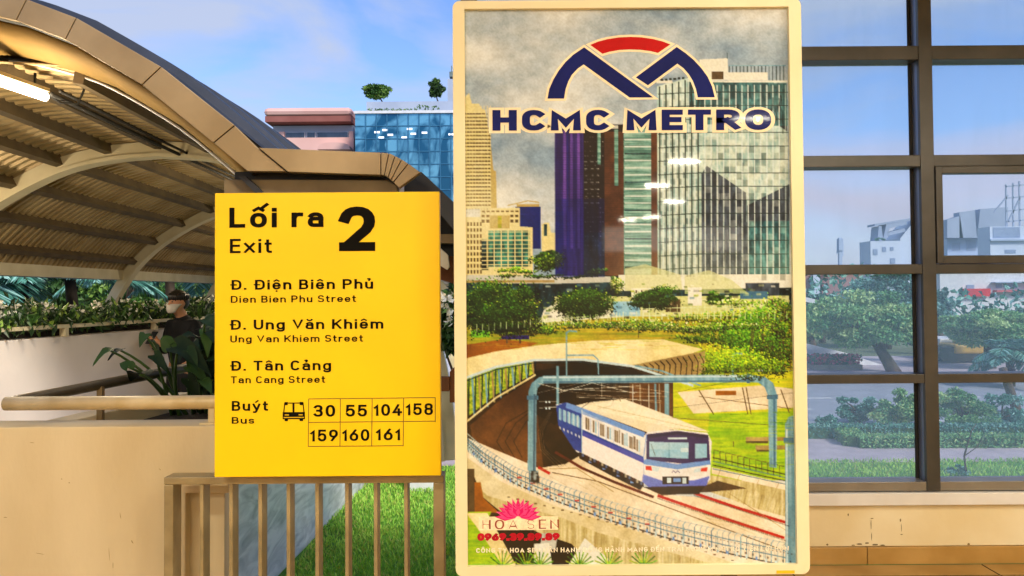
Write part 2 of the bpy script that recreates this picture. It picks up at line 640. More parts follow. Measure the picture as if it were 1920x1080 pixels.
leafsets = {
    'dark': [M_('leaf dark a', '2e4d22', '263f1b', .5, 3), M_('leaf dark b', '3b5f28', '31521f', .5, 3), M_('leaf dark c', '587a33', '4b6c2a', .5, 3)],
    'mid': [M_('leaf mid a', '3c6628', '315820', .5, 3), M_('leaf mid b', '54822f', '487427', .5, 3), M_('leaf mid c', '7fa042', '6f9139', .5, 3)],
    'pale': [M_('leaf pale a', '5f9a62', '528c56', .5, 3), M_('leaf pale b', '80b56f', '71a662', .5, 3), M_('leaf pale c', 'b6d08a', 'a4c27a', .5, 3)],
    'teal': [M_('leaf teal a', '3f7a66', '356d5a', .5, 3), M_('leaf teal b', '5a9a86', '4d8a78', .5, 3), M_('leaf teal c', '98c8bc', '86bab2', .5, 3)],
    'taro': [M_('taro leaf a', '15280f', '0f1e0b', .62, 3, spec=.22), M_('taro leaf b', '1d3617', '162a11', .62, 3, spec=.22), M_('taro leaf c', '35531f', '284018', .6, 3, spec=.25)],
    'flower': [M_('white petals', 'e8e6da', 'd9d6c4', .6, 4)],
}

# ------------------------------------------------------------------ station floor, ground, street
GZ = -1.2
s = MB()
s.box(-.30, 12, -18, 4.84, -.25, 0)
s.box(-9, -.30, -18, 2.72, -.25, 0)
structure(s, 'station_floor', tile)
s = MB()
for i in range(-9, 12):
    x = .44 + i * 1.18
    s.box(x - .003, x + .003, -3, 4.83 if x > -.3 else 2.71, 0, .0025)
for j in range(-3, 6):
    y = .15 + j * .9
    if y < 4.8:
        s.box(-.30 if y > 2.7 else -9, 12, y - .003, y + .003, 0, .002)
structure(s, 'floor_joints', grout)

s = MB()
s.add([(-600, -60, GZ - .11), (600, -60, GZ - .11), (600, 900, GZ - .11), (-600, 900, GZ - .11)], [(0, 1, 2, 3)])
structure(s, 'ground', M_('far ground', '6f7a5a', '5d684a', .95, .2))
s = MB()
s.add([(-2.6, 2.72, GZ - .004), (14, 2.72, GZ - .004), (14, 13.6, GZ - .004), (-2.6, 13.25, GZ - .004)], [(0, 1, 2, 3)])
structure(s, 'lawn', grass_base)
s = MB()
s.box(-12, 24, 13.3, 16.2, GZ - .1, GZ + .012)
structure(s, 'pavement', pavem)
s = MB()
s.box(-40, 60, 16.2, 26.5, GZ - .1, GZ - .06)
structure(s, 'street', asphalt)
s = MB()
for k, yy in enumerate((17.7, 19.6, 21.6)):
    for i in range(-8, 14):
        x0 = i * 4.0 + k * 1.3
        s.box(x0, x0 + 2.0, yy, yy + .12, GZ - .06, GZ - .054)
structure(s, 'lane_markings', lane)
s = MB()
s.box(-40, 60, 26.5, 26.8, GZ - .1, GZ + .1)
structure(s, 'far_kerb', M_('pale kerb', 'b9a9a4', 'a8988f', .8, 2))
s = MB()
s.box(-40, 60, 26.8, 34, GZ - .1, GZ + .04)
structure(s, 'far_pavement', pavem)

# grass blades on the lawn
s = MB()
n = 26000
gx = rng.uniform(-2.3, 1.2, n)
gy = 6.2 + 7.0 * rng.beta(1.2, 1.2, n)
gx2 = rng.uniform(3.5, 10, 5000)
gy2 = rng.uniform(12.2, 13.4, 5000)
gx, gy = np.concatenate([gx, gx2]), np.concatenate([gy, gy2])
n = len(gx)
hgt = rng.uniform(.03, .075, n)
c = np.stack([gx, gy, np.full(n, GZ) + hgt * .5], 1)
d = np.stack([rng.normal(0, .45, n), rng.normal(0, .45, n), np.ones(n)], 1)
pn = np.sin(gx * 2.3 + 1.3 * np.sin(gy * 1.7)) + np.sin(gy * 3.1 + gx)
idx = np.where(rng.uniform(0, 1, n) < .10 + .07 * np.clip(pn, 0, 2), 2, np.where(rng.uniform(0, 1, n) < .5 + .15 * pn, 0, 1))
s.leaves(c, d, hgt * 1.2, .016, idx.tolist())
g = s.build('grass', grass_m, fix=False)
tag(g, 'short bright green lawn grass below the railing', 'grass', kind='stuff')

# white block standing on the lawn
a = P(763, 925, 11.6)
b = P(812, 925, 11.6)
s = MB()
s.box(a.x, b.x, 11.6, 12.0, GZ - .02, GZ + .42)
s.box(a.x - .03, b.x + .03, 11.57, 12.03, GZ + .422, GZ + .47)
tag(s.build('concrete_block', white_p, bevel=.01), 'low white concrete block standing on the lawn behind the railing', 'block')

# marble clad side wall of the raised walkway
s = MB()
x0, x1 = G(520, 1080, GZ), G(690, 905, GZ)
dr = (x1 - x0) / (x1.y - x0.y)
pa = x0 + dr * (3.2 - x0.y)
pb = x0 + dr * (24 - x0.y)
pa.z = pb.z = GZ - .05
s.prism([pa, pa + Vector((-.25, 0, 0)), pb + Vector((-.25, 0, 0)), pb], (0, 0, 1.75 + .05))
ml = s.build('marble_wall', marble)
tag(ml, 'grey veined marble clad wall slanting away behind the railing bars', 'wall')
s = MB()
s.box(-8.0, pa.x - .26, 3.0, 40, GZ, -.005)
structure(s, 'walkway', M_('walkway slab', 'a89f92', '958c80', .8, 2))

# ------------------------------------------------------------------ near planter wall, handrail, plants
YW = 2.75
wl = thing('planter_wall', (-1.7, YW, GZ), 'cream painted planter wall at lower left under the round handrail', 'planter wall')
a = P(0, 797, YW)
topz = P(200, 800, YW).z
xr = P(428, 900, YW).x
xp = P(348, 900, YW).x
zp = P(380, 925, YW).z
s = MB()
xr_at = lambda y: xr * y / YW - .012
s.prism([(-3.4, YW, GZ), (xp, YW, GZ), (xp, YW, zp), (xr, YW, zp), (xr, YW, topz), (-3.4, YW, topz)], (0, .04, 0))
s.prism([(-3.4, YW + .04, GZ), (xr_at(YW + .04), YW + .04, GZ), (xr_at(YW + .16), YW + .16, GZ), (-3.4, YW + .16, GZ)], (0, 0, topz - .002 - GZ))
part(s, 'front_wall', paint_cream, wl, bevel=.004)
s = MB()
s.prism([(-3.4, YW + .161, GZ), (xr_at(YW + .161), YW + .161, GZ), (xr_at(YW + .34), YW + .34, GZ), (-3.4, YW + .34, GZ)], (0, 0, topz - .03 - GZ))
part(s, 'inner_ledge', M_('worn cream ledge', 'c9b48a', '9a8258', .8, 7, stretch=(.3, 1, 1)), wl)
YBK = 3.95
xbk = P(418, 800, YBK).x
s = MB()
s.prism([(-1.80, YW + .341, GZ), (-1.69, YW + .341, GZ), (-1.585, YBK, GZ), (-1.69, YBK, GZ)], (0, 0, topz - .03 - GZ))
s.prism([(xr_at(3.1) - .06, YW + .341, GZ), (xr_at(3.1), YW + .341, GZ), (xbk + .06, YBK, GZ), (xbk, YBK, GZ)], (0, 0, topz - .03 - GZ))
part(s, 'side_wall', paint_cream, wl, bevel=.004)
s = MB()
s.prism([(-1.688, YW + .345, GZ), (xr_at(3.1) - .062, YW + .345, GZ), (xbk - .002, YBK, GZ), (-1.583, YBK, GZ)], (0, 0, topz - .10 - GZ))
part(s, 'soil', soil, wl)

s = MB()
for (px, py, w_, h_, a_) in ((248, 1016, 9, 2.2, 60), (226, 968, 14, 1.2, 80), (75, 1038, 18, 1.0, 10), (212, 1060, 12, 1, 90), (10, 970, 8, 1.2, 0), (130, 905, 2.5, 2, 0), (116, 898, 2, 2, 0), (205, 1040, 26, .8, 85), (60, 830, 10, 1, 5), (300, 880, 5, 1, 40)):
    q = P(px, py, YW)
    k_ = YW / F
    ca, sa = math.cos(R(a_)), math.sin(R(a_))
    s.add([(q.x + k_ * (ca * w_ * .5 * math.cos(t) - sa * h_ * .5 * math.sin(t)) * random.uniform(.7, 1.2), YW - .0008, q.z - k_ * (sa * w_ * .5 * math.cos(t) + ca * h_ * .5 * math.sin(t)) * random.uniform(.7, 1.2)) for t in [2 * math.pi * i / 9 for i in range(9)]], [tuple(range(9))])
part(s, 'scuff_marks', M_('faint wall scuffs', '9a8252', '8a7345', .8, 30), wl, fix=False)
hr = thing('handrail', P(395, 790, YW + .08), 'round steel handrail running along the cream planter wall top and back', 'handrail')
ra = P(-6, 757, YW + .05)
rb = P(640, 752, YW + .05)
rc = P(414, 677, 3.95)
s = MB()
s.tube([ra + Vector((.03, 0, 0)), rb], .024, 14)
part(s, 'front_rail', steelrail, hr, smooth=True)
s = MB()
s.tube([ra + Vector((.045, .03, -.004)), P(30, 752, YW + .14), rc], .021, 14)
part(s, 'side_rail', M_('dark side rail', '77694e', '5b5039', .45, 6, metal=.3), hr, smooth=True)
for px in (398, 600):
    q = P(px, 752, YW + .05)
    s = MB()
    s.bar((q.x, q.y, topz - .002), (q.x, q.y, q.z - .01), .022, .022)
    s.box(q.x - .035, q.x + .035, q.y - .03, q.y + .03, topz - .001, topz + .007)
    part(s, 'post', steelrail, hr, bevel=.002)
q = rc.lerp(ra, .62)
s = MB()
s.bar((q.x, q.y, topz - .06), (q.x, q.y, q.z - .01), .022, .022)
part(s, 'post', bronze_dk, hr)
q = rc.lerp(ra, .02)
s = MB()
s.bar((q.x, q.y, topz - .06), (q.x, q.y, q.z - .01), .022, .022)
part(s, 'post', bronze_dk, hr)


def blade(mb, base, tip_dir, length, width, mi, droop=.25, up=Vector((0, 0, 1))):
    """one arrow-shaped taro leaf: a folded, drooping heart of 2 x 7 quads"""
    d = Vector(tip_dir).normalized()
    sx = d.cross(up)
    if sx.length < .1:
        sx = Vector((1, 0, 0))
    sx.normalize()
    nz = sx.cross(d)
    prof = [(-.28, .0, .26), (-.16, .0, .44), (0, 0, .5), (.2, 0, .46), (.45, 0, .36), (.7, 0, .21), (.9, 0, .08), (1.0, 0, .005)]
    rows = []
    for i, (t, _, hw) in enumerate(prof):
        c_ = base + d * (length * t) - Vector((0, 0, 1)) * (droop * length * t * t)
        wv = .04 * length * math.sin(t * 9)
        ctr = c_ if t >= 0 else base - d * (length * .02) + Vector((0, 0, .005))
        rows.append([c_ + sx * (hw * width) + nz * (.18 * width * hw * 2 + wv), ctr, c_ - sx * (hw * width) + nz * (.18 * width * hw * 2 - wv)])
    mb.grid(rows, mi)


def taro(root, stalks, label, seed):
    rr = random.Random(seed)
    t = thing('taro_plant', root, label, 'plant', 'taro plants in the cream planter')
    st, lf = MB(), MB()
    for (tx, ty, tz, ln) in stalks:
        tip = Vector((tx, ty, tz))
        b0 = Vector(root) + Vector((rr.uniform(-.04, .04), rr.uniform(-.05, .05), -.02))
        mid = b0.lerp(tip, .55) + Vector(((b0.x - tip.x) * .18, 0, .06))
        pts = []
        for i in range(9):
            u = i / 8
            pts.append(b0 * (1 - u) ** 2 + mid * 2 * u * (1 - u) + tip * u * u)
        st.tube(pts, [.009 - .0045 * i / 8 for i in range(9)], 6)
        dirx = (tip - b0)
        dv = Vector((dirx.x * 1.4 + rr.uniform(-.12, .12), rr.uniform(-.3, .15), rr.uniform(-.25, .12)))
        if dv.length < .1:
            dv = Vector((.3, -.2, 0))
        blade(lf, tip, dv, ln, ln * rr.uniform(.62, .85), rr.choice((0, 0, 1, 2)), rr.uniform(.2, .6),
              Vector((rr.uniform(-.5, .5), rr.uniform(-1.0, -.2), 1)))
    part(st, 'stem', stem_m, t, smooth=True)
    part(lf, 'foliage', leafsets['taro'], t, smooth=True, fix=False)
    return t


def stalk(px, py, Y, ln):
    q = P(px, py, Y)
    return (q.x, q.y, q.z, ln)


zs = topz - .10
taro(G(345, 776, zs), [stalk(206, 657, 3.35, .075), stalk(226, 657, 3.4, .06), stalk(262, 702, 3.3, .12), stalk(240, 688, 3.35, .07), stalk(272, 628, 3.5, .06), stalk(287, 640, 3.4, .07), stalk(335, 652, 3.3, .15), stalk(318, 648, 3.45, .09), stalk(290, 668, 3.4, .08)],
     'leftmost taro plant with thin nodding leaves above the round handrail', 1)
taro(G(388, 772, zs), [stalk(366, 632, 3.6, .10), stalk(398, 605, 3.5, .11), stalk(345, 640, 3.55, .09), stalk(375, 655, 3.4, .12), stalk(415, 600, 3.5, .12), stalk(356, 690, 3.3, .10), stalk(405, 665, 3.4, .14), stalk(392, 635, 3.6, .14), stalk(425, 640, 3.6, .12), stalk(380, 615, 3.6, .10), stalk(385, 690, 3.5, .12), stalk(396, 720, 3.4, .12), stalk(372, 672, 3.6, .10), stalk(400, 648, 3.5, .12)] + [stalk(x_, y_, 3.3 + .05 * (i_ % 7), .085) for i_, (x_, y_) in enumerate(((350, 660), (362, 645), (378, 640), (395, 670), (388, 655), (368, 700), (398, 705), (380, 715), (352, 712), (390, 622), (400, 632), (372, 688), (360, 668), (398, 590), (384, 600)))],
     'dense dark taro plant beside the left edge of the yellow sign', 2)
taro(G(412, 775, zs), [stalk(396, 690, 3.6, .13), stalk(430, 640, 3.6, .14), stalk(440, 610, 3.5, .14), stalk(388, 738, 3.5, .10), stalk(460, 660, 3.5, .14), stalk(402, 620, 3.4, .12), stalk(392, 576, 3.5, .09)],
     'taro plant mostly hidden behind the yellow sign', 3)

# ------------------------------------------------------------------ railing and yellow sign
YR = 2.60
rl = thing('railing', P(570, 900, YR), 'tan painted steel railing of upright flat bars under the yellow sign', 'railing')
rz = P(600, 893, YR).z
xl, xe = P(307, 900, YR).x, P(832, 900, YR).x
s = MB()
s.box(xl, xe, YR, YR + .07, rz - .024, rz)
part(s, 'top_rail', fence_m, rl, bevel=.003)
zb = GZ + .55
s = MB()
s.box(xl + .03, xe - .036, YR + .01, YR + .06, .10, .13)
part(s, 'bottom_rail', fence_m, rl, bevel=.003)
for x in (xl, xe - .034):
    s = MB()
    s.box(x, x + (.03 if x == xl else .034), YR + .001, YR + .069, -.25, rz - .0245)
    part(s, 'post', fence_m, rl, bevel=.003)
bars = None
for px in (373, 428, 483, 536, 590, 646, 700, 757):
    x = P(px, 950, YR).x
    if bars is None:
        s = MB()
        s.box(x, x + .012, YR + .006, YR + .064, .1302, rz - .0245)
        bars = part(s, 'bar', fence_m, rl, bevel=.0015)
        bx = x
        bloc = bars.location.copy()
    else:
        c2 = bars.copy()
        C.collection.objects.link(c2)
        c2.parent = rl
        c2.location = bloc + Vector((x - bx, 0, 0))


def plane_map(quad, Y):
    """photo quad (TL, TR, BL, BR) -> mapping of photo pixels on an upright rectangle at depth Y"""
    (tl, tr, bl, br) = quad
    q = [P(*k, Y) for k in quad]
    X0, X1 = (q[0].x + q[2].x) / 2, (q[1].x + q[3].x) / 2
    Z1, Z0 = (q[0].z + q[1].z) / 2, (q[2].z + q[3].z) / 2

    def M(px, py):
        u = (px - tl[0]) / (tr[0] - tl[0])
        for _ in range(3):
            yt, yb = lerp(tl[1], tr[1], u), lerp(bl[1], br[1], u)
            v = (py - yt) / (yb - yt)
            xl_, xr_ = lerp(tl[0], bl[0], v), lerp(tr[0], br[0], v)
            u = (px - xl_) / (xr_ - xl_)
        return X0 + u * (X1 - X0), Z1 + v * (Z0 - Z1)
    return M, X0, X1, Z0, Z1


YS = 2.52
SM, sx0, sx1, sz0, sz1 = plane_map([(402, 360), (825, 361), (402, 894), (826, 893)], YS)
sg = thing('exit_sign', ((sx0 + sx1) / 2, YS, sz0), 'yellow exit sign board with black Vietnamese and English lettering', 'sign')
s = MB()
s.box(sx0, sx1, YS, YS + .03, sz0, sz1)
part(s, 'panel', yellow, sg, bevel=.003)
for fx in (.25, .75):
    s = MB()
    x = lerp(sx0, sx1, fx)
    s.box(x - .02, x + .02, YS + .031, YS + .079, sz0 + .02, sz1 - .1)
    part(s, 'bracket', steelrail, sg)
ys = YS - .0012


def signtext(name, items):
    s_ = MB()
    for it in items:
        text(s_, *it[:5], SM, ys, *it[5:])
    part(s_, name, black, sg, fix=False)


signtext('title_lettering', [('Lối ra', 430, 607, 426, 38, .185)])
signtext('exit_lettering', [('Exit', 431, 510, 474, 27, .155)])
signtext('exit_numeral', [('2', 636, 704, 472, 84, .20)])
signtext('street_lettering', [('Đ. Điện Biên Phủ', 433, 700, 543, 18.5, .17)])
signtext('street_lettering', [('Dien Bien Phu Street', 433, 668, 567.5, 13, .15)])
signtext('street_lettering', [('Đ. Ung Văn Khiêm', 432, 719, 618, 18.5, .17)])
signtext('street_lettering', [('Ung Van Khiem Street', 432, 681, 642, 13, .15)])
signtext('street_lettering', [('Đ. Tân Cảng', 433, 621, 695, 18.5, .17)])
signtext('street_lettering', [('Tan Cang Street', 433, 610, 718.5, 13, .15)])
signtext('bus_lettering', [('Buýt', 435, 503, 770, 18.5, .17)])
signtext('bus_lettering', [('Bus', 435, 477, 794, 12.5, .155)])


def flat(mb, pts, M, y, mi=0):
    mb.add([(M(*p)[0], y, M(*p)[1]) for p in pts], [tuple(range(len(pts)))], mi)


def stroke(mb, pts, wpx, M, y, mi=0, closed=False, cap=True):
    vs, fs = ribbon(pts, wpx, closed, cap)
    mb.add([(M(v.x, v.y)[0], y, M(v.x, v.y)[1]) for v in vs], fs, mi)


s = MB()
X = lambda cx: 390 + cx * 470 / 1813
Yy = lambda cy: 620 + cy * 470 / 1813
Q = lambda *a_: [(X(p), Yy(q_)) for p, q_ in a_]
ft = lambda pts, k=0: flat(s, pts, SM, ys - k * 3e-5)
stroke(s, Q((548, 600), (556, 525), (688, 525), (696, 600)), 2.0, SM, ys)
ft(Q((555, 517), (578, 517), (578, 540), (552, 540)), 1)
ft(Q((664, 517), (688, 517), (691, 540), (664, 540)), 1)
ft(Q((612, 528), (626, 528), (626, 592), (612, 592)), 1)
ft(Q((541, 590), (702, 590), (702, 606), (541, 606)), 2)
ft(Q((541, 606), (556, 606), (556, 614), (541, 614)), 2)
ft(Q((586, 606), (656, 606), (656, 614), (586, 614)), 2)
ft(Q((686, 606), (702, 606), (702, 614), (686, 614)), 2)
ft(Q((541, 614), (702, 614), (702, 625), (541, 625)), 2)
ft(Q((541, 632), (702, 632), (702, 641), (541, 641)), 2)
ft(Q((541, 624.9), (548, 624.9), (548, 632.1), (541, 632.1)), 3)
ft(Q((695, 624.9), (702, 624.9), (702, 632.1), (695, 632.1)), 3)
ft(Q((554, 640.9), (580, 640.9), (578, 655), (556, 655)), 3)
ft(Q((662, 640.9), (690, 640.9), (688, 655), (664, 655)), 3)
part(s, 'bus_symbol', black, sg, fix=False)
s = MB()
gm = M_('thin brown rule', '6b4a10', '5f410c', .6, 3)
gx_ = [X(v) for v in (729, 958, 1187, 1414, 1642)]
gy_ = [Yy(v) for v in (496, 665, 838)]
for k, (p, q_) in enumerate([((gx_[0], gy_[0]), (gx_[4], gy_[0] - 1)), ((gx_[0], gy_[1]), (gx_[4], gy_[1] - 1)), ((gx_[0] - 1, gy_[2]), (gx_[3] - 1, gy_[2] - .5))] +
                            [((gx_[i], gy_[0]), (gx_[i] - (1 if i < 4 else 0), gy_[2] if i < 4 else gy_[1])) for i in range(5)]):
    stroke(s, [p, q_], 1.3, SM, ys + 3e-5 - k * 1e-5)
part(s, 'route_grid', gm, sg, fix=False)
for t_, xc, bl, wd in (('30', 608, 782, 41), ('55', 668, 782, 40), ('104', 727, 781, 53), ('158', 786, 780, 51), ('159', 607.5, 828, 52), ('160', 667, 827.5, 51), ('161', 727.5, 826.5, 46)):
    signtext('route_number', [(t_, xc - wd / 2, xc + wd / 2, bl, 22, .175)])

# ------------------------------------------------------------------ poster stand
YP = 2.40
FM, fx0, fx1, fz0, fz1 = plane_map([(851, 4), (1500, 0), (853, 1076), (1515, 1076)], YP)
ps = thing('poster_stand', ((fx0 + fx1) / 2, YP, 0), 'tall framed metro poster standing between the yellow sign and the windows', 'poster stand')


def rrect(x0, x1, z0, z1, r, y, n=6):
    o = []
    for cx, cz, a0 in ((x1 - r, z1 - r, 0), (x0 + r, z1 - r, 90), (x0 + r, z0 + r, 180), (x1 - r, z0 + r, 270)):
        for i in range(n + 1):
            a = R(a0 + 90 * i / n)
            o.append(Vector((cx + r * math.cos(a), y, cz + r * math.sin(a))))
    return o


PRINT_GAIN = (.79, .88, 1.06)
frame_p = M_('cream poster frame', 'e8deba', 'ded2a8', .4, 2.5, bump=.03, bscale=60)
i0, i1 = FM(873, 19), FM(1488, 1058)
ix0, iz1, ix1, iz0 = i0[0], i0[1], i1[0], i1[1]
ix1 = (FM(1481, 19)[0] + FM(1488, 1058)[0]) / 2
s = MB()
outer = rrect(fx0, fx1, fz0, fz1, .022, YP - .012)
inner = rrect(ix0, ix1, iz0, iz1, .001, YP - .012)
back = Vector((0, .055, 0))
n = len(outer)
off = n  # ring faces front / back / sides
vs = outer + inner + [p + back for p in outer] + [p + Vector((0, .034, 0)) for p in inner]
fs = []
for i in range(n):
    j = (i + 1) % n
    fs += [(i, j, n + j, n + i), (i, 2 * n + i, 2 * n + j, j), (n + i, n + j, 3 * n + j, 3 * n + i)]
fs.append(tuple(range(2 * n, 3 * n)))
s.add(vs, fs)
part(s, 'frame', frame_p, ps)
for x in (fx0 + .2, fx1 - .24):
    s = MB()
    s.box(x, x + .04, YP + .044, YP + .084, 0, fz0 + .5)
    s.box(x - .02, x + .06, YP - .15, YP + .30, 0.003, .03)
    part(s, 'leg', bronze_dk, ps)
stk = M_('yellow sticker', 'f0c820', 'dbb010', .5, 8)
s = MB()
a, b = FM(1452, 1069), FM(1486, 1074.5)
s.box(a[0], b[0], YP - .0135, YP - .0122, b[1], a[1])
part(s, 'sticker', stk, ps)


def pm(name, a, b=None, **k):
    k.setdefault('rough', .5)
    return M_('print ' + name, a, b, coat=.08, spec=.12, grain=k.pop('grain', .3), gscale=k.pop('gscale', 85), **k)


# --- the print itself: painted dot by dot on a fine sheet (colour attribute), as a poster printer would
PX0, PY0, PW, PH = 866, 10, 628, 1056
SS = 2
prng = np.random.default_rng(11)


def fbm(cx, cy, oct=5, seed=0, gain=.55):
    """fractal value noise over the sheet, first cell cx by cy photo pixels"""
    r = np.random.default_rng(seed)
    H, W = PH * SS, PW * SS
    o, amp, tot = np.zeros((H, W), np.float32), 1.0, 0
    for k in range(oct):
        sx_, sy_ = max(cx / 2 ** k, .6), max(cy / 2 ** k, .6)
        gw, gh = int(PW / sx_) + 3, int(PH / sy_) + 3
        g = r.uniform(0, 1, (gh, gw)).astype(np.float32)
        xs, ys_ = np.arange(W) / SS / sx_, np.arange(H) / SS / sy_
        xi, yi = xs.astype(int), ys_.astype(int)
        fx, fy = (xs - xi).astype(np.float32), (ys_ - yi).astype(np.float32)
        fx, fy = fx * fx * (3 - 2 * fx), fy * fy * (3 - 2 * fy)
        top = g[yi][:, xi] * (1 - fx) + g[yi][:, xi + 1] * fx
        bot = g[yi + 1][:, xi] * (1 - fx) + g[yi + 1][:, xi + 1] * fx
        o += amp * (top * (1 - fy[:, None]) + bot * fy[:, None])
        tot += amp
        amp *= gain
    o /= tot
    return np.clip((o - .5) * 2.4 + .5, 0, 1)


FIELD = {'sky': fbm(190, 95, 7, 1, .5), 'big': fbm(60, 60, 6, 2), 'mid': fbm(16, 16, 5, 3), 'leaf': fbm(5, 4, 3, 4, .8),
         'vert': fbm(5, 90, 5, 5), 'horz': fbm(60, 4, 4, 6, .7), 'panel': fbm(11, 24, 3, 7, .8), 'fine': fbm(2.2, 2.2, 2, 8)}
CAN = np.zeros((PH * SS, PW * SS, 3), np.float32)
PIDX, PAL = {}, []


def srgb(h):
    return np.array([int(h[i:i + 2], 16) / 255 for i in (0, 2, 4)], np.float32)


def pc(name, a_, b_=None, scale=10, stretch=(1, 1, 1), field=None, **k):
    f = field or ('leaf' if scale >= 100 else 'vert' if stretch[2] < 1 else 'horz' if stretch[2] > 1 else 'mid' if scale >= 12 else 'big')
    a_ = srgb(a_)
    PAL.append((a_, srgb(b_) if b_ else a_ * .85, f))
    return len(PAL) - 1


def nxt():
    pass


def paint(pts, c, alpha=1.0, shade=0.0):
    q = (np.array(pts, float) - (PX0, PY0)) * SS
    x0, y0 = np.maximum(np.floor(q.min(0)).astype(int), 0)
    x1, y1 = np.ceil(q.max(0)).astype(int) + 1
    x1, y1 = min(x1, PW * SS), min(y1, PH * SS)
    if x1 <= x0 or y1 <= y0:
        return
    X, Y = np.meshgrid(np.arange(x0, x1) + .5, np.arange(y0, y1) + .5)
    m = np.zeros(X.shape, bool)
    n_ = len(q)
    for i in range(n_):
        (ax, ay), (bx, by) = q[i], q[(i + 1) % n_]
        if ay == by:
            continue
        c_ = (ay > Y) != (by > Y)
        m ^= c_ & (X < (bx - ax) * (Y - ay) / (by - ay) + ax)
    A, B, f = PAL[c] if not isinstance(c, tuple) else c
    t = FIELD[f][y0:y1, x0:x1][m][:, None]
    col = A * (1 - t) + B * t
    if shade:
        col = col * (1 + shade * ((Y[m] - y0) / max(y1 - y0, 1) - .5))[:, None]
    v = CAN[y0:y1, x0:x1]
    v[m] = v[m] * (1 - alpha) + col * alpha


def pf(pts, c, alpha=1.0, shade=0.0):
    paint(pts, c, alpha, shade)


def pl(pts, wd, c, closed=False, alpha=1.0):
    vs, fs = ribbon(pts, wd, closed, False)
    for f in fs:
        paint([vs[i] for i in f], c, alpha)


def rect(x0, y0, x1, y1, c, alpha=1.0, shade=0.0):
    paint([(x0, y0), (x1, y0), (x1, y1), (x0, y1)], c, alpha, shade)


pr = random.Random(3)


def blob(cx, cy, rx, ry, cols, n=60, sz=7, base=None):
    """printed foliage: hundreds of leaf flecks, lit from above, with a ragged edge"""
    N_ = int(rx * ry * 1.1)
    k_ = max(5, int(rx * ry / 60))
    cl = prng.normal(size=(k_, 2))
    cl /= np.maximum(np.linalg.norm(cl, axis=1, keepdims=True), .2)
    cl *= prng.uniform(0, .85, (k_, 1)) ** .5
    w_ = prng.integers(0, k_, N_)
    d_ = prng.normal(0, .17, (N_, 2))
    P_ = cl[w_] + d_
    if base is not None:
        pf([(cx + rx * math.cos(t) * pr.uniform(.7, .98), cy + ry * math.sin(t) * pr.uniform(.7, .98)) for t in [2 * math.pi * i / 30 for i in range(30)]], base)
    lum = np.clip(.72 - .55 * d_[:, 1] / .17 * .35 - .3 * P_[:, 1] + prng.normal(0, .2, N_), .25, 1.6)
    o_ = np.argsort(lum + prng.normal(0, .25, N_))
    H, W = CAN.shape[:2]
    for i in o_:
        x, y = (cx + P_[i, 0] * rx - PX0) * SS, (cy + P_[i, 1] * ry - PY0) * SS
        r_ = prng.uniform(.7, 1.9) * SS * .62
        xa, xb, ya, yb = int(x - r_), int(x + r_) + 1, int(y - r_ * .7), int(y + r_ * .7) + 1
        if xa < 0 or ya < 0 or xb > W or yb > H:
            continue
        A, B, f = PAL[cols[int(prng.integers(0, len(cols)))]]
        CAN[ya:yb, xa:xb] = np.clip((A * .6 + B * .4) * lum[i], 0, 1)


# sky
SKYC = pc('cloudy sky', '87949d', 'd2cfc2', field='sky')
pf([(866, 10), (1494, 10), (1494, 1066), (866, 1066)], SKYC)
cream = pc('cream stone', 'dccb98', 'cbb884', scale=20)
creamd = pc('cream shade', 'b59f6c', '9f8957', scale=20)
winbr = pc('brown windows', '6d5a3c', '4e4028', scale=40)
green_g = pc('green glass', '4f8a78', '1f4440', field='panel', scale=30)
navy = pc('navy block', '1c2f70', '16265c', scale=20)
purple = pc('purple tower', '46326e', '2b2058', scale=14, stretch=(1, 1, .2))
purple2 = pc('purple tower light', '7a5a94', '58407c', scale=14, stretch=(1, 1, .2))
bluep = pc('blue base', '22306e', '2b2470', scale=10)
darkt = pc('dark tower', '33282a', '241d20', scale=20)
brownt = pc('brown tower', '6d4a34', '4e3426', scale=20)
teal = pc('teal glass', '93ae9e', '56766c', scale=26, stretch=(.3, 1, 2.4))
glassA = pc('pale tower glass', 'c2c8b2', '8fa39a', field='panel', scale=8, stretch=(1.5, 1, .6), warp=.8)
glassB = pc('dark tower glass', '5c6268', '3c4248', field='panel', scale=9, stretch=(1.6, 1, .5), warp=1.2)
glassC = pc('teal tower glass', '5f8784', '2f4e50', field='panel', scale=9, stretch=(1.6, 1, .5))
mull = pc('tower mullions', 'd9ddce', 'bcc5b8', scale=20)
mulld = pc('dark mullions', '39443f', '2a3531', scale=20)
whitec = pc('white concrete', 'e6dfc8', 'd3cbb2', scale=14)
grey = pc('grey viaduct', 'c6c2b2', 'a9a697', scale=14)
tealdk = pc('dark teal shade', '2a4a50', '0a1a1e', field='panel')
gdk = pc('tree dark', '15260d', '557426', scale=150, lo=.42, hi=.72)
gmid = pc('tree mid', '2c4a16', '6f9230', scale=150, lo=.4, hi=.7)
gyl = pc('tree yellow', '6f8426', 'b3b843', scale=150, lo=.4, hi=.7)
glt = pc('bush light', '4f7d22', '8fb83e', scale=150, lo=.4, hi=.7)
khaki = pc('pale khaki', 'ccc892', 'b4b47c', scale=16)
field = pc('yellow field', 'b39c3c', '7f8a2c', scale=7, stretch=(1, 1, 3))
field2 = pc('bright field', 'c9bd35', '96a428', scale=8, stretch=(1, 1, 3))
lawnp = pc('bright lawn', 'a8b829', '7fa01f', scale=10, stretch=(1, 1, 2.5))
orange = pc('orange earth', '9a6a1e', '80561a', scale=10)
shell = pc('station shell', 'ead6a4', 'd9c28c', scale=6)
shelld = pc('shell shade', 'a8946a', '8b7850', scale=10)
brown = pc('tunnel brown', '4a341c', '22160b', scale=5)
brown2 = pc('tunnel earth', '6e4e2a', '4a3018', scale=6)
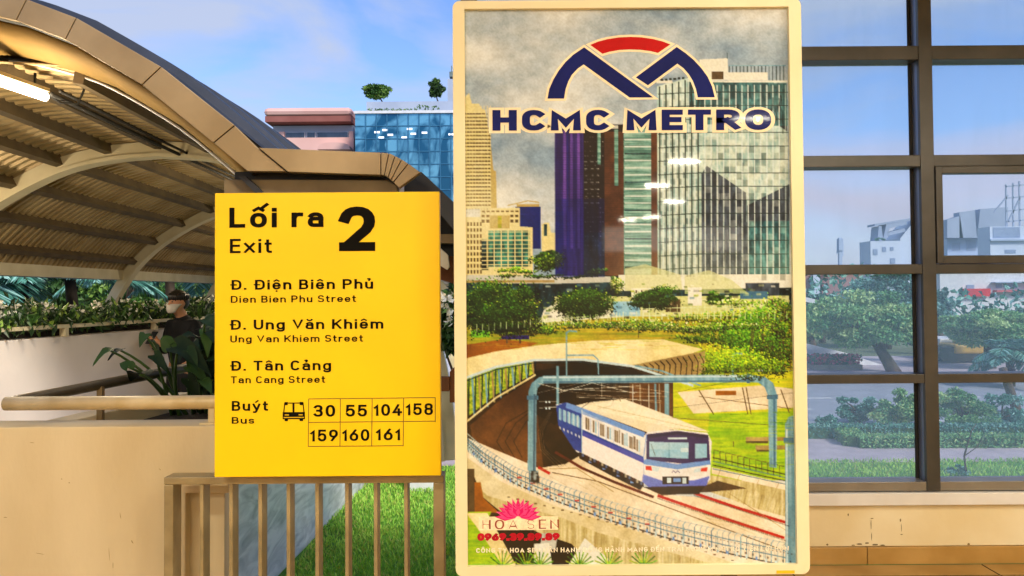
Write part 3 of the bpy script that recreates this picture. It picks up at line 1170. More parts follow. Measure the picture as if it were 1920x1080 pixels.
blackp = pc('tunnel dark', '241a14', '17110d', scale=10)
deck = pc('concrete deck', 'e9d3b4', 'd2bb98', scale=7)
deckd = pc('deck wall', 'd0bf94', 'a39266', scale=6, stretch=(1.5, 1, .7), warp=1)
deckl = pc('deck side', 'd6c49c', 'bfab82', scale=9)
railred = pc('red rail', 'b0231a', '8f1a14', scale=30)
railbr = pc('brown rail', '6e2e1a', '4d2214', scale=30)
pipe = pc('blue grey pipe', '8aa4a8', '6d8a92', scale=8, stretch=(1, 1, .4))
piped = pc('pipe shade', '5c7b88', '4a6876', scale=12)
pipel = pc('pipe light', 'c5d2cc', 'adbfbd', scale=12)
twhite = pc('train white', 'e9e0cf', 'd8cfc2', scale=9)
tgrey = pc('train roof', 'e2d3b4', 'cdbb98', scale=22)
tblue = pc('train blue', '3f5a90', '2c4478', scale=12)
tblue2 = pc('train pale blue', '7f97bd', '6b84b0', scale=12)
tpurp = pc('train mask', '4a3a62', '392c52', scale=12)
tglass = pc('train glass', '9fbcc4', '7f9fac', scale=12)
twin = pc('train windows', '7b6a52', '574a3c', scale=40)
tred = pc('train red lamp', 'c8431f', 'a8301a', scale=40)
tdark = pc('train underframe', '3e3128', '2a2019', scale=40)
fence_c = pc('fence posts', 'd4d8ae', 'bcc69a', scale=30)
pink = pc('lotus pink', 'e3186a', 'd01262', scale=30)
pinkl = pc('lotus light', 'f58bb4', 'ee7aa8', scale=30)
cardc = pc('sponsor card', 'f7e3c0', 'f1dbb4', scale=10)
nxt()
# far left stepped tower
pf([(872, 184), (881, 176), (886, 196), (899, 196), (905, 206), (911, 208), (916, 240), (919, 250), (926, 322), (931, 324), (932, 395), (872, 395)], cream)
pf([(919, 250), (926, 322), (931, 324), (932, 395), (921, 395)], creamd)
nxt()
for i in range(26):
    y = 214 + i * 6.9
    rect(873, y, 911 + min(10, i * 1.6), y + 2.6, winbr)
nxt()
for i in range(9):
    rect(875 + i * 5.6, 200, 876.3 + i * 5.6, 392, cream)
nxt()
rect(967, 391, 1014, 470, navy)
pf([(1016, 425), (1022, 421), (1030, 421), (1034, 440), (1041, 440), (1043, 475), (1016, 475)], cream)
nxt()
rect(969, 386, 1012, 391, creamd)
rect(972, 404, 1010, 406, bluep)
pl([(952, 389), (990, 380), (1012, 383)], 2, creamd)
rect(1020, 424, 1026, 446, tealdk)
pf([(873, 410), (901, 410), (901, 394), (975, 393), (975, 428), (999, 430), (999, 522), (873, 522)], cream)
nxt()
for j in range(9):
    for i in range(5):
        rect(876 + i * 6, 420 + j * 11.2, 879.6 + i * 6, 427 + j * 11.2, winbr)
for i in range(8):
    rect(904 + i * 9, 398, 910 + i * 9, 401, winbr)
    if i < 2 or i > 5:
        rect(903 + i * 9, 406, 909 + i * 9, 411, winbr)
        rect(903 + i * 9, 415, 909 + i * 9, 421, winbr)
rect(919, 407, 956, 432, creamd)
rect(934, 408, 941, 431, field)
rect(916, 436, 994, 504, green_g)
rect(903, 452, 916, 510, tealdk)
rect(1041, 244, 1095, 524, purple)
rect(1095, 236, 1171, 524, darkt)
rect(1134, 250, 1172, 524, brownt)
nxt()
for j in range(10):
    rect(903, 438 + j * 7.6, 996, 439.6 + j * 7.6, cream)
for i in range(7):
    rect(913 + i * 13, 434, 915 + i * 13, 506, cream)
for x in (1057, 1070, 1083):
    rect(x, 246, x + 5, 470, purple2)
rect(1064, 250, 1066, 480, bluep)
for i in range(7):
    y = 306 + i * 13
    for x in (1096, 1108, 1118):
        rect(x + (i % 3), y, x + 6, y + 1.4, grey)
rect(1121, 244, 1127, 312, teal)
rect(1153, 246, 1160, 352, teal)
rect(1041, 400, 1057, 522, bluep)
rect(1095, 440, 1134, 524, tealdk)
rect(1112, 238, 1160, 244, grey)
pf([(1170, 238), (1222, 238), (1222, 524), (1170, 524)], teal)
rect(1222, 250, 1234, 524, brownt)
nxt()
for j in range(20):
    rect(1172, 250 + j * 13.4, 1222, 252.5 + j * 13.4, tealdk if j % 4 == 3 else mull)
# big glass tower
pf([(1233, 164), (1292, 148), (1320, 154), (1476, 154), (1481, 524), (1233, 524)], glassA, 1, -.25)
nxt()
pf([(1316, 330), (1328, 312), (1346, 318), (1380, 318), (1400, 360), (1402, 524), (1316, 524)], glassB)
pf([(1402, 390), (1481, 350), (1481, 524), (1402, 524)], glassB)
rect(1404, 420, 1481, 524, glassC)
pf([(1440, 190), (1460, 160), (1476, 170), (1477, 250), (1448, 230)], glassB)
pf([(1290, 156), (1476, 158), (1478, 240), (1290, 236)], glassC)
nxt()
pf([(1322, 260), (1478, 262), (1478, 350), (1420, 380), (1322, 312)], glassA)
nxt()
for i in range(13):
    x = 1237 + i * 6.0
    rect(x, 164 - (x - 1237) * .25, x + 2.1, 522, mull if i % 2 else mulld)
for i in range(14):
    x = 1322 + i * 11.6
    rect(x, 162, x + 1.8, 520, mull)
nxt()
for j in range(14):
    y = 176 + j * 25.5
    pl([(1235, y + 3), (1318, y - 1), (1480, y)], 1.4, mulld)
pf([(1313, 113), (1366, 111), (1367, 152), (1313, 154)], whitec)
rect(1366, 138, 1441, 153, whitec)
rect(1232, 153, 1262, 158, whitec)
nxt()
rect(1336, 136, 1358, 151, winbr)
for i in range(16):
    rect(1368 + i * 6.8, 125, 1369.4 + i * 6.8, 138 + (18 if i > 10 else 0), mulld)
rect(1367, 124, 1475, 126, pipe)
pl([(1316, 155), (1478, 155)], 3, whitec)
pl([(1365, 112), (1365, 100)], 1, mulld)
for i in range(6):
    rect(1240 + i * 8, 150 - i * .7, 1245 + i * 8, 154 - i * .7, mulld)
# low band behind the park
nxt()
rect(868, 522, 1490, 640, tealdk)
nxt()
pf([(868, 519), (1040, 521), (1145, 523), (1145, 534), (1040, 536), (868, 534)], grey)
pf([(1160, 520), (1490, 520), (1490, 545), (1160, 550)], whitec)
rect(1040, 560, 1480, 640, khaki)
nxt()
rect(868, 529, 1040, 534, shelld)
rect(1398, 536, 1462, 560, glassB)
rect(1388, 552, 1440, 566, piped)
pf([(1172, 508), (1210, 500), (1276, 520), (1280, 548), (1172, 550)], khaki, .7)  # these two pale blobs paint in reflections on the poster glass
pf([(1284, 522), (1330, 512), (1372, 530), (1404, 556), (1284, 556)], khaki, .7)
nxt()
rect(1184, 545, 1238, 562, whitec)
rect(1290, 544, 1316, 578, whitec)
rect(1150, 570, 1200, 605, tglass)
for i in range(5):
    rect(1192 + i * 10, 549, 1195 + i * 10, 554, winbr)
blob(952, 514, 46, 9, [gyl, gmid, glt], 40, 6)
blob(1027, 492, 30, 22, [gdk, gmid, gyl], 70, 6, gdk)
blob(1050, 522, 60, 6, [gmid, gdk], 30, 5)
blob(1120, 513, 22, 9, [glt, gmid], 24, 5)
blob(1158, 540, 16, 26, [gyl, gmid, khaki], 36, 6)
blob(1230, 566, 46, 22, [gdk, gmid, gdk], 70, 6, gdk)
blob(1345, 566, 24, 12, [gdk, gmid], 34, 5, gdk)
blob(1400, 575, 60, 9, [gyl, glt, khaki], 40, 5)
nxt()
rect(1248, 566, 1276, 590, winbr)
pf([(1020, 585), (1060, 560), (1130, 570), (1160, 600), (1040, 620), (1010, 612)], whitec)
nxt()
pf([(868, 612), (1000, 610), (1180, 598), (1490, 590), (1490, 700), (868, 690)], field)
blob(1096, 574, 54, 32, [gdk, gmid, gdk, gyl], 110, 6, gdk)
blob(1000, 622, 70, 12, [gyl, glt, gmid], 60, 6)
blob(1160, 612, 110, 12, [gyl, glt, gmid, khaki], 90, 5)
blob(1380, 600, 110, 12, [gyl, glt, field], 80, 5)
nxt()
for i in range(48):
    x = 900 + i * 12.2
    y = 624 - min(i, 22) * .9
    pl([(x, y), (x + .5, y - 15)], 1.3, fence_c)
nxt()
pl([(900, 616), (1100, 598), (1480, 596)], 1.2, fence_c)
pl([(1200, 584), (1490, 578)], 1.0, fence_c)
for i in range(22):
    pl([(1205 + i * 13, 590), (1205 + i * 13, 576)], 1.2, fence_c)
pf([(868, 664), (960, 640), (1100, 625), (1180, 628), (1250, 640), (1250, 690), (868, 700)], field)
nxt()
pf([(868, 650), (940, 640), (1010, 646), (960, 668), (868, 690)], orange)
rect(882, 622, 918, 636, glt)
pl([(1146, 618), (1146, 590)], 1.2, tdark)
pl([(1197, 638), (1197, 616)], 1.2, tdark)
for px_ in (950, 975):
    pl([(px_, 648), (px_ - 1, 615)], 3.2, winbr)
rect(940, 632, 992, 640, purple)
blob(935, 584, 72, 52, [gdk, gmid, gdk, gdk, gyl], 240, 7, gdk)
blob(990, 596, 36, 32, [gdk, gmid, gyl, winbr], 90, 6)
blob(1330, 632, 60, 16, [gyl, glt, gmid], 70, 6)
blob(1420, 640, 70, 60, [gyl, glt, gmid, glt], 200, 8, glt)
blob(1462, 600, 30, 34, [gmid, winbr, gyl, gdk], 70, 6)
blob(1350, 690, 90, 34, [gyl, lawnp, glt, field2], 150, 8, gyl)
nxt()
for k_ in range(7):
    x = 1405 + k_ * 13
    pl([(x, 700), (x + pr.uniform(-8, 8), 660), (x + pr.uniform(-12, 16), 610)], 1.6, winbr)
# lawn at right, platform roof shell
nxt()
pf([(1240, 712), (1490, 700), (1490, 905), (1240, 840)], field2)
nxt()
pf([(1330, 780), (1490, 776), (1490, 905), (1320, 905)], lawnp)
pf([(1270, 740), (1430, 728), (1490, 735), (1490, 770), (1300, 780)], deck)
nxt()
pf([(868, 676), (930, 662), (1010, 651), (1110, 643), (1242, 641), (1318, 660), (1300, 667), (1185, 689), (1090, 676), (1000, 677), (930, 690), (868, 712)], shell)
pf([(1185, 689), (1300, 667), (1322, 664), (1322, 700), (1300, 712), (1262, 712)], shelld)
nxt()
for i in range(12):
    x = 1196 + i * 10.5
    pl([(x, 690 - i * 2.0), (x + 8, 694 - i), (x + 6, 712)], 1.6, brown)
pf([(868, 700), (930, 680), (1000, 668), (868, 688)], shell)
# tunnel and side columns
nxt()
pf([(868, 712), (930, 690), (1000, 677), (1090, 676), (1185, 689), (1262, 712), (1262, 900), (868, 900)], brown)
nxt()
pf([(868, 714), (930, 693), (1000, 681), (1000, 704), (930, 742), (868, 790)], gyl)
pf([(880, 800), (940, 750), (1000, 712), (1020, 900), (900, 900)], brown2)
pf([(1075, 682), (1180, 692), (1220, 714), (1075, 740)], blackp)
pf([(1000, 700), (1060, 690), (1075, 760), (1040, 800), (1005, 780)], blackp)
pf([(1180, 716), (1262, 716), (1262, 800), (1180, 770)], brown2)
nxt()
for i in range(11):
    x = 872 + i * 12.5
    y0 = 712 - i * 3.2
    y1 = 790 - i * 8.2
    pl([(x, y0), (x + 4, y1)], 3.6, pipe if i % 2 else shelld)
    pl([(x + 7, y0 - 1), (x + 5, y1 - 4)], 2.4, tealdk)
nxt()
pl([(868, 713), (930, 691), (1000, 679), (1090, 678), (1185, 691), (1300, 728)], 4.5, pipel)
pl([(868, 719), (930, 696), (1000, 684), (1090, 683), (1180, 697)], 1.6, tealdk)
pl([(870, 796), (930, 748), (1004, 706)], 3.0, shell)
pl([(1190, 690), (1240, 700), (1314, 728)], 3, pipe)
nxt()
for x in (1186, 1200, 1216, 1236):
    pl([(x, 724), (x + 1, 790)], 1.4, grey)
for y in (742, 756):
    pl([(1080, y - 8), (1240, y)], 1.0, grey)
pl([(1250, 724), (1250, 790)], 8, pipe)
pl([(1228, 724), (1230, 775)], 3.5, pipe)
for k_ in range(3):
    pl([(950 + 14 * k_, 860), (930 + 16 * k_, 830), (948 + 18 * k_, 796), (990 + 8 * k_, 772)], 1.6, brown)
pl([(1042, 870), (1016, 830), (1024, 800), (1048, 780)], 3, blackp)
# viaduct deck and parapet
nxt()
pf([(868, 820), (1010, 880), (1060, 872), (1090, 855), (1160, 900), (1240, 930), (1490, 950), (1490, 1066), (868, 1066)], deck)
nxt()
pf([(868, 855), (940, 905), (1040, 950), (1200, 1000), (1390, 1062), (868, 1066)], deckl)
pf([(1300, 905), (1335, 895), (1480, 922), (1480, 975), (1420, 958), (1300, 915)], deckd)
nxt()
pf([(872, 872), (890, 910), (912, 930), (1060, 975), (1120, 1000), (1360, 1066), (868, 1066)], deckd)
pf([(868, 880), (885, 885), (900, 930), (950, 970), (1010, 1000), (1070, 1020), (1110, 1066), (868, 1066)], brown)
nxt()
pf([(868, 905), (900, 905), (905, 935), (935, 962), (868, 960)], orange)
pf([(868, 960), (920, 960), (900, 1000), (960, 1066), (868, 1066)], lawnp)
pf([(872, 962), (912, 962), (970, 1066), (945, 1066), (890, 985)], shell)
pf([(1015, 1000), (1045, 1000), (1040, 1030), (1010, 1030)], grey)
pf([(1000, 1020), (1028, 1018), (1034, 1062), (1000, 1062)], whitec)
pf([(1095, 1010), (1160, 1066), (1060, 1066)], whitec)
rect(872, 880, 888, 960, winbr)
nxt()
for i in range(26):
    t = i / 25
    x, y = lerp(950, 1370, t), lerp(932, 1052, t) - 10 * math.sin(math.pi * t) * .6
    rect(x, y, x + 5, y + 2.2, winbr)
for cx_ in (940, 985, 1010, 1085, 1140, 1205):
    for k_ in range(9):
        a = R(20 + 140 * k_ / 8)
        pl([(cx_, 1062), (cx_ + 28 * math.cos(a), 1062 - 30 * math.sin(a))], 2.4, (glt, gmid, gyl)[k_ % 3])
    nxt()
# rails
pl([(1232, 932), (1330, 966), (1470, 1012)], 5, railred)
pl([(1296, 926), (1380, 955), (1478, 985)], 5, railred)
pl([(1040, 850), (1090, 880), (1150, 906), (1225, 935)], 5, railbr)
pl([(1008, 878), (1030, 890)], 5, railred)
pl([(1034, 888), (1120, 905), (1240, 950), (1460, 1032)], 1.6, winbr)
pl([(1010, 882), (1080, 880), (1150, 925)], 1.4, shelld)
pl([(1240, 920), (1330, 905), (1476, 1000)], 1.2, shelld)
# train
nxt()
pf([(1042, 762), (1062, 758), (1208, 814), (1207, 914), (1150, 882), (1080, 850), (1046, 800)], twhite)
pf([(1205, 824), (1215, 812), (1270, 810), (1326, 816), (1334, 832), (1331, 902), (1322, 915), (1216, 917), (1203, 905)], twhite)
pf([(1078, 764), (1104, 758), (1170, 752), (1250, 782), (1330, 814), (1270, 809), (1212, 814)], tgrey)
pf([(1206, 916), (1322, 914), (1310, 930), (1240, 930)], blackp)
nxt()
pf([(1042, 764), (1060, 758), (1091, 772), (1091, 852), (1075, 845), (1046, 800)], tblue)
pf([(1091, 808), (1206, 860), (1206, 872), (1091, 818)], tblue)
pf([(1062, 758), (1080, 764), (1210, 815), (1206, 824), (1060, 768)], tblue2)
pf([(1085, 850), (1150, 884), (1205, 914), (1200, 922), (1140, 892), (1085, 862)], tdark)
pf([(1212, 818), (1270, 812), (1328, 820), (1331, 868), (1290, 874), (1211, 866)], tpurp)
pf([(1207, 866), (1211, 864), (1270, 874), (1331, 867), (1332, 875), (1270, 884), (1207, 874)], tblue2)
pf([(1204, 894), (1240, 905), (1300, 905), (1330, 898), (1323, 915), (1216, 917), (1203, 905)], tblue)
nxt()
for i in range(5):
    x = 1047 + i * 8.4
    pf([(x, 768 + i * 3.2), (x + 4.6, 770 + i * 3.2), (x + 4.6, 792 + i * 3.4), (x, 789 + i * 3.4)], tglass)
for i in range(7):
    x = 1098 + i * 14.5
    y = 784 + i * 6.0
    pf([(x, y), (x + 6, y + 2.3), (x + 6, y + 27), (x, y + 24)], twin if i % 2 == 0 else tglass)
    pl([(x + 9, y + 4), (x + 9, y + 32)], 1.2, tblue2)
pf([(1217, 832), (1291, 834), (1290, 864), (1217, 860)], tglass)
pf([(1303, 836), (1325, 836), (1325, 862), (1303, 864)], tglass)
rect(1252, 824, 1288, 828, pipel)
rect(1276, 844, 1290, 852, pipel)
pf([(1210, 877), (1220, 877), (1222, 886), (1210, 884)], tred)
pf([(1222, 878), (1236, 880), (1233, 888), (1223, 886)], pipel)
pf([(1302, 883), (1314, 881), (1313, 888), (1300, 890)], pipel)
pf([(1314, 882), (1326, 880), (1325, 888), (1313, 888)], tred)
rect(1243, 898, 1289, 911, tdark)
pl([(1091, 772), (1091, 852)], 1.5, pipel)
pl([(1212, 818), (1206, 860), (1206, 905)], 1.6, tblue2)
pl([(1150, 754), (1145, 765), (1120, 770)], 1.2, winbr)
pl([(1259, 890), (1262, 886), (1266, 890), (1270, 886), (1274, 890)], .9, tpurp)
nxt()
pl([(1220, 836), (1228, 858)], .8, tdark)
pl([(1254, 834), (1254, 862)], .7, piped)
rect(1250, 899, 1258, 909, pipel)
rect(1261, 900, 1276, 907, tblue2)
rect(1278, 899, 1286, 910, pipel)
for i in range(9):
    rect(1090 + i * 13, 856 + i * 6.4, 1096 + i * 13, 864 + i * 6.4, tblue2 if i % 2 else brown)
for i in range(14):
    x = 1106 + i * 12
    y = 764 + i * 3.2
    pl([(x, y), (x + 20, y + 3)], 1.0, shelld if i % 2 else whitec)
nxt()
# right hand fence and walls of the viaduct
pf([(1334, 880), (1480, 912), (1480, 925), (1334, 892)], deck)
nxt()
for i in range(13):
    x = 1338 + i * 11.2
    y = 870 + i * 2.7
    pl([(x, y - 22), (x + .5, y)], 1.3, winbr)
    pl([(x, y - 22), (x + 9, y - 20)], 1.3, winbr)
for k_ in range(4):
    pl([(1336, 862 + k_ * 7), (1480, 896 + k_ * 6)], 1.6, piped if k_ % 2 else tdark)
for i in range(4):
    pl([(1340 + i * 36, 912 + i * 9), (1352 + i * 36, 880 + i * 10)], 1, shelld)
rect(1398, 824, 1482, 832, shelld)
rect(1416, 840, 1482, 848, shelld)
rect(1398, 832, 1440, 836, winbr)
rect(1418, 848, 1450, 852, winbr)
for (a_, b_) in (((1310, 736), (1338, 782)), ((1392, 732), (1402, 782)), ((1399, 732), (1408, 782)), ((1464, 736), (1480, 780))):
    pl([a_, b_], 2, winbr)
pl([(1310, 748), (1484, 772)], 1.0, winbr)
pl([(1240, 786), (1440, 802)], .9, winbr)
rect(1342, 738, 1380, 746, orange)
# near railing on the parapet
nxt()


def par(t):      # parapet curve
    xs = [(868, 838), (900, 868), (960, 908), (1040, 942), (1140, 978), (1250, 1012), (1360, 1040), (1480, 1066)]
    t *= len(xs) - 1
    i = min(int(t), len(xs) - 2)
    return lerp(xs[i][0], xs[i + 1][0], t - i), lerp(xs[i][1], xs[i + 1][1], t - i)


for k_, (o_, wd_, c_) in enumerate(((-34, 1.8, grey), (-22, 1.6, piped), (-12, 1.8, piped), (0, 2.4, tdark))):
    pl([(lambda q_: (q_[0] + 4, q_[1] + o_ * (.75 + .5 * i / 40)))(par(i / 40)) for i in range(41)], wd_, c_)
nxt()
for i in range(74):
    x, y = par(i / 73)
    sc_ = .75 + .5 * i / 73
    pl([(x, y + 3), (x, y - 30 * sc_), (x + 5, y - 35 * sc_)], 1.8 if i % 5 == 0 else 1.1, pipe if i % 3 else piped)
nxt()
for i in range(46):
    x, y = par(i / 46 + .01)
    rect(x, y - 6, x + 4, y + 1, pipel if i % 3 else tblue2)
# overhead portal
nxt()
pf([(990, 738), (996, 722), (1010, 711), (1022, 708), (1022, 721), (1014, 724), (1007, 732), (1006, 742), (1004, 886), (988, 884)], pipe)
pf([(1018, 708), (1412, 708), (1412, 722), (1018, 722)], pipe)
pf([(1410, 708), (1434, 712), (1450, 724), (1457, 745), (1456, 882), (1442, 880), (1440, 748), (1434, 732), (1422, 723), (1410, 722)], pipe)
pf([(1472, 800), (1478, 788), (1490, 784), (1492, 1066), (1472, 1066)], pipe)
nxt()
pl([(1018, 711), (1412, 711)], 3, pipel)
pl([(1018, 720), (1412, 720)], 2.5, piped)
pl([(1001, 742), (1000, 884)], 3, piped)
pl([(1452, 748), (1452, 880)], 4, piped)
pl([(1475, 810), (1475, 1060)], 3, pipel)
rect(987, 745, 1009, 753, piped)
rect(1438, 746, 1459, 754, piped)
rect(1469, 826, 1492, 836, piped)
rect(1400, 706, 1406, 724, piped)
pl([(1062, 708), (1062, 628), (1068, 624), (1082, 626)], 3, pipe)
pl([(1062, 670), (1112, 670), (1121, 678), (1122, 706)], 2.6, pipe)
pl([(1374, 706), (1374, 672), (1380, 668), (1392, 669)], 3, pipe)
pl([(1045, 690), (1045, 762)], 5, pipe)
for (a_, b_) in (((1008, 722), (1060, 736)), ((1010, 756), (1044, 756)), ((1010, 768), (1044, 766)), ((1046, 740), (1110, 722)), ((1110, 722), (1190, 742)), ((1128, 722), (1128, 748)), ((1050, 735), (1200, 728))):
    pl([a_, b_], 1.3, grey)
for x in (1022, 1028):
    for y in (755, 767):
        rect(x, y, x + 3, y + 4, pipel)
rect(1374, 832, 1376, 842, winbr)
# fine detail over the painted masses
rr2 = random.Random(5)
wht, drk = (srgb('f2ead2'), srgb('e2d8be'), 'fine'), (srgb('20242a'), srgb('14171c'), 'fine')
for j in range(30):
    for i in range(8):
        if rr2.random() < .45:
            rect(1097 + i * 4.7, 250 + j * 8.9, 1099.4 + i * 4.7, 252 + j * 8.9, wht, rr2.uniform(.1, .55))
for j in range(60):
    pl([(1041, 248 + j * 4.6), (1095, 248 + j * 4.6)], .8, drk, alpha=.22)
for j in range(66):
    pl([(1134, 250 + j * 4.1), (1172, 250 + j * 4.1)], .8, drk, alpha=.2)
    pl([(1172, 250 + j * 4.1), (1222, 250.5 + j * 4.1 + rr2.uniform(-.4, .4))], .9, wht if j % 3 else drk, alpha=.28)
rect(1041, 376, 1134, 524, (srgb('1d2470'), srgb('141a52'), 'vert'), .42)
rect(1095, 246, 1122, 524, drk, .3)
for j in range(29):
    for i in range(14):
        x, y = 1322 + i * 11.6, 164 + j * 12.7
        u = rr2.random()
        if u < .5 and x < 1470:
            rect(x + 1.8, y, x + 11.6, y + 12, wht if u < .17 else drk, rr2.uniform(.06, .34) * (1 if y > 250 else .6))
    for i in range(12):
        if rr2.random() < .5:
            rect(1239 + i * 6.0, 166 + j * 12.4, 1243 + i * 6, 177 + j * 12.4, drk if rr2.random() < .6 else wht, rr2.uniform(.08, .3))
for k_ in range(26):
    x = rr2.uniform(1325, 1400)
    y = rr2.uniform(300, 500)
    pl([(x, y), (x + rr2.uniform(-6, 6), y + rr2.uniform(10, 40))], rr2.uniform(1, 4), drk if k_ % 3 else wht, alpha=.22)
for k_ in range(18):
    x = rr2.uniform(1440, 1474)
    y = rr2.uniform(165, 240)
    pl([(x, y), (x + rr2.uniform(-3, 3), y + rr2.uniform(8, 26))], rr2.uniform(1, 3), drk, alpha=.4)
for j in range(28):
    for i in range(9):
        rect(874 + i * 5.6, 214.5 + j * 6.9, 877 + i * 5.6, 217 + j * 6.9, drk, rr2.uniform(.05, .4))
for k_ in range(240):                # clutter under the viaduct and along the park edge
    x, y = rr2.uniform(870, 1485), rr2.uniform(536, 604)
    z_ = rr2.uniform(1.5, 7)
    c_ = rr2.choice((drk, drk, PAL[gdk], PAL[gmid], PAL[gyl], wht, PAL[piped], PAL[khaki]))
    rect(x, y, x + z_ * 1.6, y + z_ * .7, c_, rr2.uniform(.2, .7))
for q_ in ((902, 568, 34, 36), (968, 570, 36, 34), (1096, 575, 54, 30), (940, 604, 60, 26)):
    blob(*q_, [gdk, gmid, gdk, gdk], 1, 1)
blob(1228, 570, 44, 20, [gdk, gmid, gdk], 1, 1)
blob(1300, 618, 150, 9, [gyl, glt, gmid, khaki], 1, 1)
blob(1455, 640, 34, 66, [gyl, winbr, gmid, glt], 1, 1)
blob(1400, 690, 86, 24, [gyl, glt, lawnp], 1, 1)
for i in range(54):
    x = 882 + i * 11.2
    y = 626 - min(i, 24) * .9
    pl([(x, y), (x + .5, y - 14)], 1.2, fence_c, alpha=.85)
for k_ in range(90):                 # dry strokes in the field and lawn
    x, y = rr2.uniform(880, 1240), rr2.uniform(628, 660)
    pl([(x, y), (x + rr2.uniform(8, 40), y + rr2.uniform(-1, 1))], rr2.uniform(.6, 1.6), rr2.choice((PAL[orange], PAL[gyl], PAL[field2])), alpha=.3)
for k_ in range(170):
    x, y = rr2.uniform(1335, 1485), rr2.uniform(776, 880)
    pl([(x, y), (x + rr2.uniform(6, 34), y + rr2.uniform(-.8, .8))], rr2.uniform(.6, 1.8), rr2.choice((PAL[gmid], PAL[gyl], PAL[field2], PAL[lawnp])), alpha=.35)
for k_ in range(60):                 # stains and joints of the concrete
    t_ = rr2.random()
    x, y = lerp(930, 1350, t_), lerp(950, 1060, t_) + rr2.uniform(-2, 8)
    pl([(x, y), (x + rr2.uniform(-4, 2), y + rr2.uniform(8, 34))], rr2.uniform(1, 4), PAL[brown2] if k_ % 2 else PAL[whitec], alpha=.16)
for k_ in range(26):
    x = rr2.uniform(1020, 1470)
    y = lerp(890, 1010, (x - 1020) / 450) + rr2.uniform(-12, 12)
    pl([(x, y), (x + rr2.uniform(20, 60), y + rr2.uniform(8, 20))], rr2.uniform(.6, 1.4), PAL[shelld], alpha=.35)
for k_ in range(20):
    x = 1345 + k_ * 7
    pl([(x, 905 + k_ * 2.2), (x - 8, 935 + k_ * 2)], 1.4, PAL[winbr] if k_ % 4 == 0 else PAL[whitec], alpha=.35)
for i in range(150):                 # sleepers under the red rails
    t_ = i / 149
    x, y = lerp(1232, 1472, t_), lerp(936, 1016, t_)
    rect(x, y, x + 1.0, y + 2.4, drk, .6)
    x, y = lerp(1300, 1478, t_), lerp(931, 989, t_)
    rect(x, y, x + 1.0, y + 2.2, drk, .5)
for i in range(120):                 # dense mesh of the parapet railing
    t_ = i / 119
    x, y = par(t_)
    sc_ = .75 + .5 * t_
    pl([(x, y - 26 * sc_), (x, y)], .8, PAL[piped], alpha=.55)
    rect(x, y - 9 * sc_, x + 3, y - 5 * sc_, PAL[tdark] if i % 2 else PAL[pipel], .6)
    rect(x + 2, y - 20 * sc_, x + 5, y - 18 * sc_, PAL[tdark], .45)
for i in range(9):
    t_ = .3 + i * .045
    x, y = par(t_)
    rect(x, y - 16, x + 9, y - 13, PAL[railred], .7)
for i in range(6):                   # curved rails inside the tunnel
    pl([(1045 + i * 3, 880 - i), (1012 + i * 2, 845), (1008 + i * 2, 812), (1030 + i, 775)], .9, drk if i % 2 else PAL[shelld], alpha=.5)
# train, finished: car ends, doors, roof gear, soft shading
pf([(1091, 774), (1206, 826), (1206, 850), (1091, 800)], PAL[twhite], .25)
for i in range(8):
    x, y = 1096 + i * 13.6, 782 + i * 5.9
    pf([(x, y), (x + 9.5, y + 4), (x + 9.5, y + 32), (x, y + 28)], PAL[twhite], .9)
    pf([(x + 1.2, y + 3.5), (x + 4.4, y + 5), (x + 4.4, y + 27), (x + 1.2, y + 25.5)], PAL[twin], .9)
    pf([(x + 5.4, y + 5.2), (x + 8.4, y + 6.6), (x + 8.4, y + 28.5), (x + 5.4, y + 27)], PAL[tglass] if i % 2 else PAL[twin], .85)
pf([(1091, 812), (1206, 863), (1206, 872), (1091, 820)], (srgb('5a5f9c'), srgb('4a4f8c'), 'mid'), 1)
pf([(1091, 820), (1206, 872), (1206, 905), (1150, 880), (1091, 850)], (srgb('efe2d2'), srgb('d9cbbd'), 'mid'), .9)
pf([(1085, 850), (1206, 908), (1206, 916), (1150, 890), (1085, 858)], PAL[tdark], .9)
for i in range(16):
    x, y = 1090 + i * 7.3, 853 + i * 3.55
    rect(x, y, x + 4, y + 6, PAL[tblue2] if i % 3 == 0 else PAL[railbr] if i % 3 == 1 else PAL[whitec], .6)
for i in range(6):
    x, y = 1048 + i * 7.2, 768 + i * 3.3
    pf([(x, y), (x + 3, y + 1.4), (x + 3, y + 22), (x, y + 20)], PAL[tglass], .7)
    pf([(x + 4.3, y + 2), (x + 6, y + 3), (x + 6, y + 24), (x + 4.3, y + 22)], wht, .5)
    pf([(x, y + 34), (x + 3, y + 36), (x + 3, y + 41), (x, y + 38)], wht, .7)
pf([(1205, 892), (1240, 904), (1300, 904), (1330, 896), (1324, 915), (1216, 917), (1203, 906)], (srgb('8086b8'), srgb('6a70a6'), 'mid'), .9)
rect(1241, 897, 1291, 911, PAL[tdark])
rect(1250, 899, 1258, 909, PAL[pipel])
rect(1262, 900, 1276, 907, PAL[tblue2])
rect(1279, 899, 1286, 910, PAL[pipel])
pf([(1217, 832), (1291, 834), (1290, 848), (1217, 846)], PAL[pipel], .35)
pf([(1214, 819), (1270, 813), (1327, 821), (1327, 826), (1270, 819), (1214, 825)], drk, .3)
pf([(1085, 766), (1170, 753), (1255, 785), (1325, 814), (1260, 806), (1170, 786)], (srgb('f4e6c6'), srgb('e2d0aa'), 'mid'), .75)
for i in range(22):
    x, y = 1112 + i * 9, 764 + i * 2.1
    pl([(x, y), (x + 16, y + 2.5)], .8, PAL[shelld], alpha=.5)
pl([(1090, 768), (1108, 756), (1140, 754), (1150, 750)], 1.2, drk, alpha=.7)
pl([(1163, 757), (1160, 746)], 1.0, PAL[winbr])
pf([(1206, 916), (1322, 914), (1345, 905), (1400, 920), (1330, 926), (1240, 932)], PAL[brown], .8)
